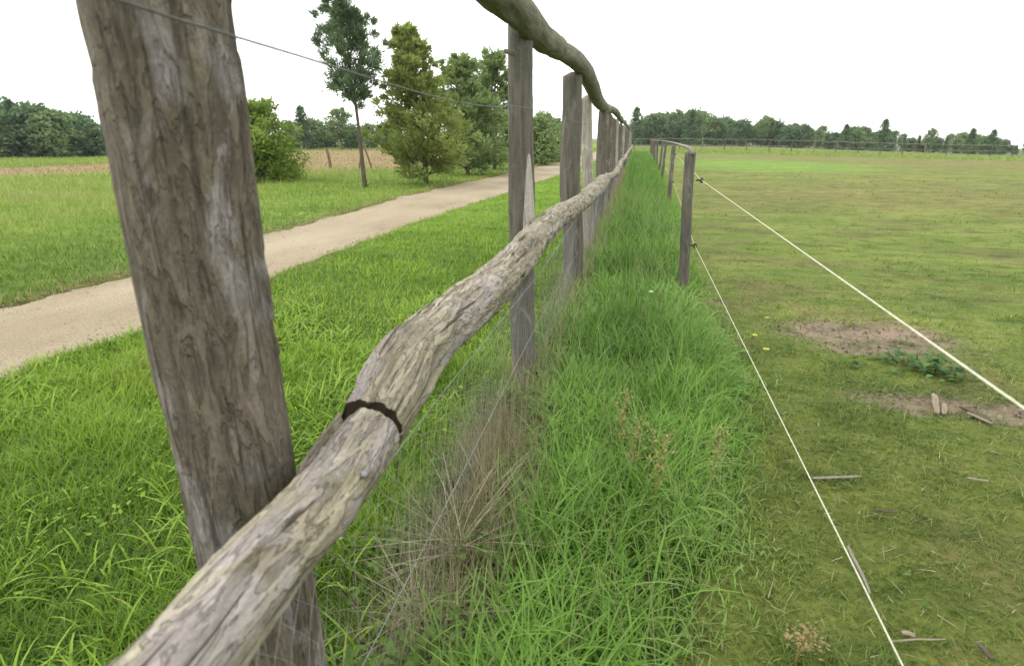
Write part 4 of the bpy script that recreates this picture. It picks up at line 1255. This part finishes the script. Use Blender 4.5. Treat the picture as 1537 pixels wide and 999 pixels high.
# pale wood chips and sticks on the bare soil
M_CHIP = wood_mat('split_wood', (0.13, 0.105, 0.07), (0.22, 0.182, 0.125), (0.31, 0.26, 0.185), (0.28, 0.25, 0.19), 0.4, 0.6, 0.4)
M_CHIPD = wood_mat('dark_stick', (0.04, 0.03, 0.02), (0.085, 0.067, 0.047), (0.14, 0.112, 0.083), (0.17, 0.15, 0.115), 0.4, 0.64, 0.4)
def stick(pa, pb, r_, mat, label, name='wood_piece', lift=0.012, flat=0.55):
    A = on_ground(*pa); B_ = on_ground(*pb)
    mid_ = (A + B_) / 2
    t = np.linspace(0, 1, 5)[:, None]
    P = A + (B_ - A) * t + rng.normal(0, 0.0015, (5, 3)) - mid_
    P[:, 2] = lift - 0.002 + 0.3 * r_
    v, f, at = tube(P, np.array([0.75, 1, 0.95, 0.9, 0.6]) * r_, 9, 16, wood_disp(int(pa[0]) % 97, 0.12 * r_, 0.08 * r_, 0.06 * r_, 0))
    v[:, 2] = (v[:, 2] - lift) * flat + lift
    o = link(name, mesh_np(name, v, f, mat, at), None, (mid_[0], mid_[1], float(gz(mid_[0], mid_[1])[0])))
    tag(o, label, 'wood piece' if name != 'twig' else 'twig')
stick((1401, 596), (1405, 624), 0.018, M_CHIP, 'pale split wood chip on the bare soil, the larger of two side by side')
stick((1416, 609), (1417, 625), 0.014, M_CHIP, 'shorter pale wood chip on the bare soil beside the larger one')
stick((1442, 613), (1486, 636), 0.016, M_CHIPD, 'dark broken stick on the bare soil right of the two pale chips')
stick((1452, 622), (1488, 639), 0.010, M_CHIP, 'thin pale splinter lying along the dark broken stick')
stick((1218, 724), (1292, 719), 0.008, M_FAR, 'bleached grey stick half sunk in the turf beside the lower rope', lift=0.02)
stick((1310, 771), (1345, 774), 0.006, M_CHIPD, 'thin dark twig lying in the turf right of the lower rope', 'twig', 0.02)
stick((1450, 723), (1482, 727), 0.007, M_CHIP, 'thin pale twig lying in the grazed turf below the bare soil', 'twig', 0.02)
stick((1332, 971), (1416, 967), 0.0035, M_CHIP, 'long straight pale stalk lying across the foot of the lower rope', 'twig', 0.025)
stick((1272, 826), (1305, 898), 0.006, M_FAR, 'bleached flattened stem lying beside the lower rope near its near end', 'twig', 0.02)
stick((1352, 956), (1372, 962), 0.010, M_CHIP, 'small pale chip of wood near the lower rope', lift=0.02)
stick((1468, 975), (1486, 996), 0.008, M_CHIPD, 'dark little stick in the turf at the near right', 'twig', 0.02)
stick((1510, 598), (1522, 604), 0.012, M_CHIP, 'tiny pale chip right of the weeds by the upper rope', lift=0.015)

# weeds with broad leaves on the bare soil
M_DOCK = leaf_mat('dock_leaves', [(0, (0.03, 0.075, 0.018)), (0.5, (0.055, 0.115, 0.03)), (1, (0.085, 0.155, 0.045))], 0.25, 0.65, 0.15)
def weed(px, py, size, n, label, mat=M_DOCK, h=0.10):
    b = grounded(px, py)
    t = empty('weed_plant', b, label, 'weed', 'weeds growing on the bare soil')
    st = tube(np.array([[0, 0, -0.02], [0.004, 0, h * 0.6], [0.0, 0.004, h]]), [0.005, 0.004, 0.002], 6, 8)
    link('stem', mesh_np('stem', st[0], st[1], mat, {'tint': np.full(len(st[0]), 0.3)}), t)
    for i in range(n):
        a = i * 2.4 + rng.normal(0, 0.3)
        z = h * (0.15 + 0.85 * i / n)
        L_ = size * (0.75 + 0.5 * rng.random())
        u = np.linspace(0, 1, 6)
        wv = L_ * 0.30 * np.sin(u ** 0.8 * math.pi) + 0.001
        rise = z + L_ * (0.35 * u - 0.55 * u * u)
        cx, cy = math.cos(a), math.sin(a)
        jx, jy = rng.normal(0, size * 1.1, 2)
        mid_ = np.stack([jx + cx * L_ * u, jy + cy * L_ * u, rise], 1)
        side = np.array([-cy, cx, 0])
        V = np.stack([mid_ + side * wv[:, None] + [0, 0, 0.12] * wv[:, None], mid_, mid_ - side * wv[:, None] + [0, 0, 0.12] * wv[:, None]], 1).reshape(-1, 3)
        q = []
        for k in range(5):
            for c_ in range(2):
                q.append([3 * k + c_, 3 * k + c_ + 1, 3 * k + c_ + 4, 3 * k + c_ + 3])
        link('leaf', mesh_np('leaf', V, [np.array(q)], mat, {'tint': np.full(len(V), 0.2 + 0.8 * rng.random())}), t)
weed(1345, 545, 0.055, 30, 'dark green broad leaved weed at the left end of the row on the bare soil')
weed(1372, 552, 0.06, 32, 'broad leaved weed second from the left in the row on the bare soil')
weed(1402, 561, 0.06, 34, 'bushiest broad leaved weed in the middle of the row on the bare soil', h=0.12)
weed(1430, 572, 0.055, 30, 'broad leaved weed at the right end of the row, close under the upper rope')
weed(1285, 552, 0.04, 12, 'small weed on the near edge of the larger bare soil patch', h=0.05)

# rusty seed heads of sorrel and a few flowers
M_SOR = leaf_mat('sorrel_seed', [(0, (0.17, 0.115, 0.045)), (0.6, (0.26, 0.185, 0.07)), (1, (0.30, 0.25, 0.11))], 0.2)
def sorrel(px, py, h, label, zc=0.3):
    p = CAM + ray(px, py) * ((zc - H) / ray(px, py)[2])
    b = (float(p[0]), float(p[1]), float(gz(p[0], p[1])[0]))
    t = empty('sorrel_plant', b, label, 'wild plant', 'rusty sorrel in the tall grass')
    st = tube(np.array([[0, 0, -0.02], [0.01, 0.005, h * 0.5], [0.02, 0.0, h]]), [0.003, 0.0025, 0.0015], 5, 8)
    link('stem', mesh_np('stem', st[0], st[1], M_SOR, {'tint': np.full(len(st[0]), 0.4)}), t)
    n = 130
    zz = h * (0.5 + 0.5 * rng.random(n))
    B_ = np.stack([0.02 * zz / h + rng.normal(0, 0.022, n), rng.normal(0, 0.022, n), zz + 0.02], 1)
    v, f, at = leaf_fan(B_, 0.009 + 0.009 * rng.random(n), rng.random(n))
    o = link('seed_head', mesh_np('seed_head', v, f, M_SOR, at), t)
    o['kind'] = 'stuff'
sorrel(930, 632, 0.42, 'rusty orange sorrel spike in the tall grass, the brightest one')
sorrel(950, 655, 0.36, 'short rusty sorrel just nearer than the brightest one')
sorrel(985, 690, 0.40, 'dull brown sorrel in the tall grass between the fences, nearer the rope')
sorrel(1072, 660, 0.34, 'thin brown sorrel at the rope side edge of the tall grass')
sorrel(1200, 955, 0.11, 'short straw coloured seed head at the near edge of the grazed turf', 0.1)
M_YEL = plain('yellow_petals', (0.62, 0.55, 0.06), 0.6)
M_WHT = plain('white_petals', (0.75, 0.75, 0.72), 0.6)
M_STM = plain('flower_stalk', (0.09, 0.16, 0.04), 0.6)
def flower(px, py, zc, mat, rad, label, name, npet=9):
    p = CAM + ray(px, py) * ((zc - H) / ray(px, py)[2])
    g0 = float(gz(p[0], p[1])[0])
    t = empty(name, (float(p[0]), float(p[1]), g0), label, 'flower')
    h = zc - g0
    st = tube(np.array([[0, 0, -0.02], [0.004, 0, h * 0.6], [0, 0, h]]), [0.002, 0.0018, 0.0015], 5, 6)
    link('stalk', mesh_np('stalk', st[0], st[1], M_STM), t)
    V, fq = [], []
    for i in range(npet):
        a = i * 2 * math.pi / npet
        for (rr_, da, dz) in ((0.15, 0, 0), (0.7, -0.28, 0.003), (1.0, 0, 0.005), (0.7, 0.28, 0.003)):
            V.append([rad * rr_ * math.cos(a + da), rad * rr_ * math.sin(a + da), h + dz])
        fq.append([4 * i, 4 * i + 1, 4 * i + 2, 4 * i + 3])
    n0 = len(V)
    V.append([0, 0, h + 0.006])
    o = link('flower_head', mesh_np('flower_head', np.array(V[:n0]), [np.array(fq)], mat), t)
flower(1150, 524, 0.10, M_YEL, 0.024, 'yellow flower beside the lower rope, nearest of three', 'yellow_flower')
flower(1133, 503, 0.09, M_YEL, 0.020, 'yellow flower close left of the lower rope', 'yellow_flower')
flower(1151, 477, 0.09, M_YEL, 0.017, 'smallest yellow flower, farthest along the lower rope', 'yellow_flower')
flower(977, 438, 0.25, M_WHT, 0.020, 'single white flower standing in the tall grass', 'white_flower')

# ------------------------------------------------------------------ thin summer haze
hm, HN, HL = new_mat('haze_air')
ho = HN.new('ShaderNodeOutputMaterial'); hv = HN.new('ShaderNodeVolumePrincipled')
hv.inputs['Color'].default_value = (0.93, 0.96, 1.0, 1)
hv.inputs['Density'].default_value = 0.00028
hv.inputs['Anisotropy'].default_value = 0.2
HL.new(hv.outputs['Volume'], ho.inputs['Volume'])
bx = np.array([[x_, y_, z_] for z_ in (-40.0, 12.0) for x_, y_ in ((-2500, -2500), (2500, -2500), (2500, 2500), (-2500, 2500))], float)
hz = link('haze', mesh_np('haze', bx, [np.array([[0, 3, 2, 1], [4, 5, 6, 7], [0, 1, 5, 4], [1, 2, 6, 5], [2, 3, 7, 6], [3, 0, 4, 7]])], hm, smooth=False))
hz['kind'] = 'stuff'
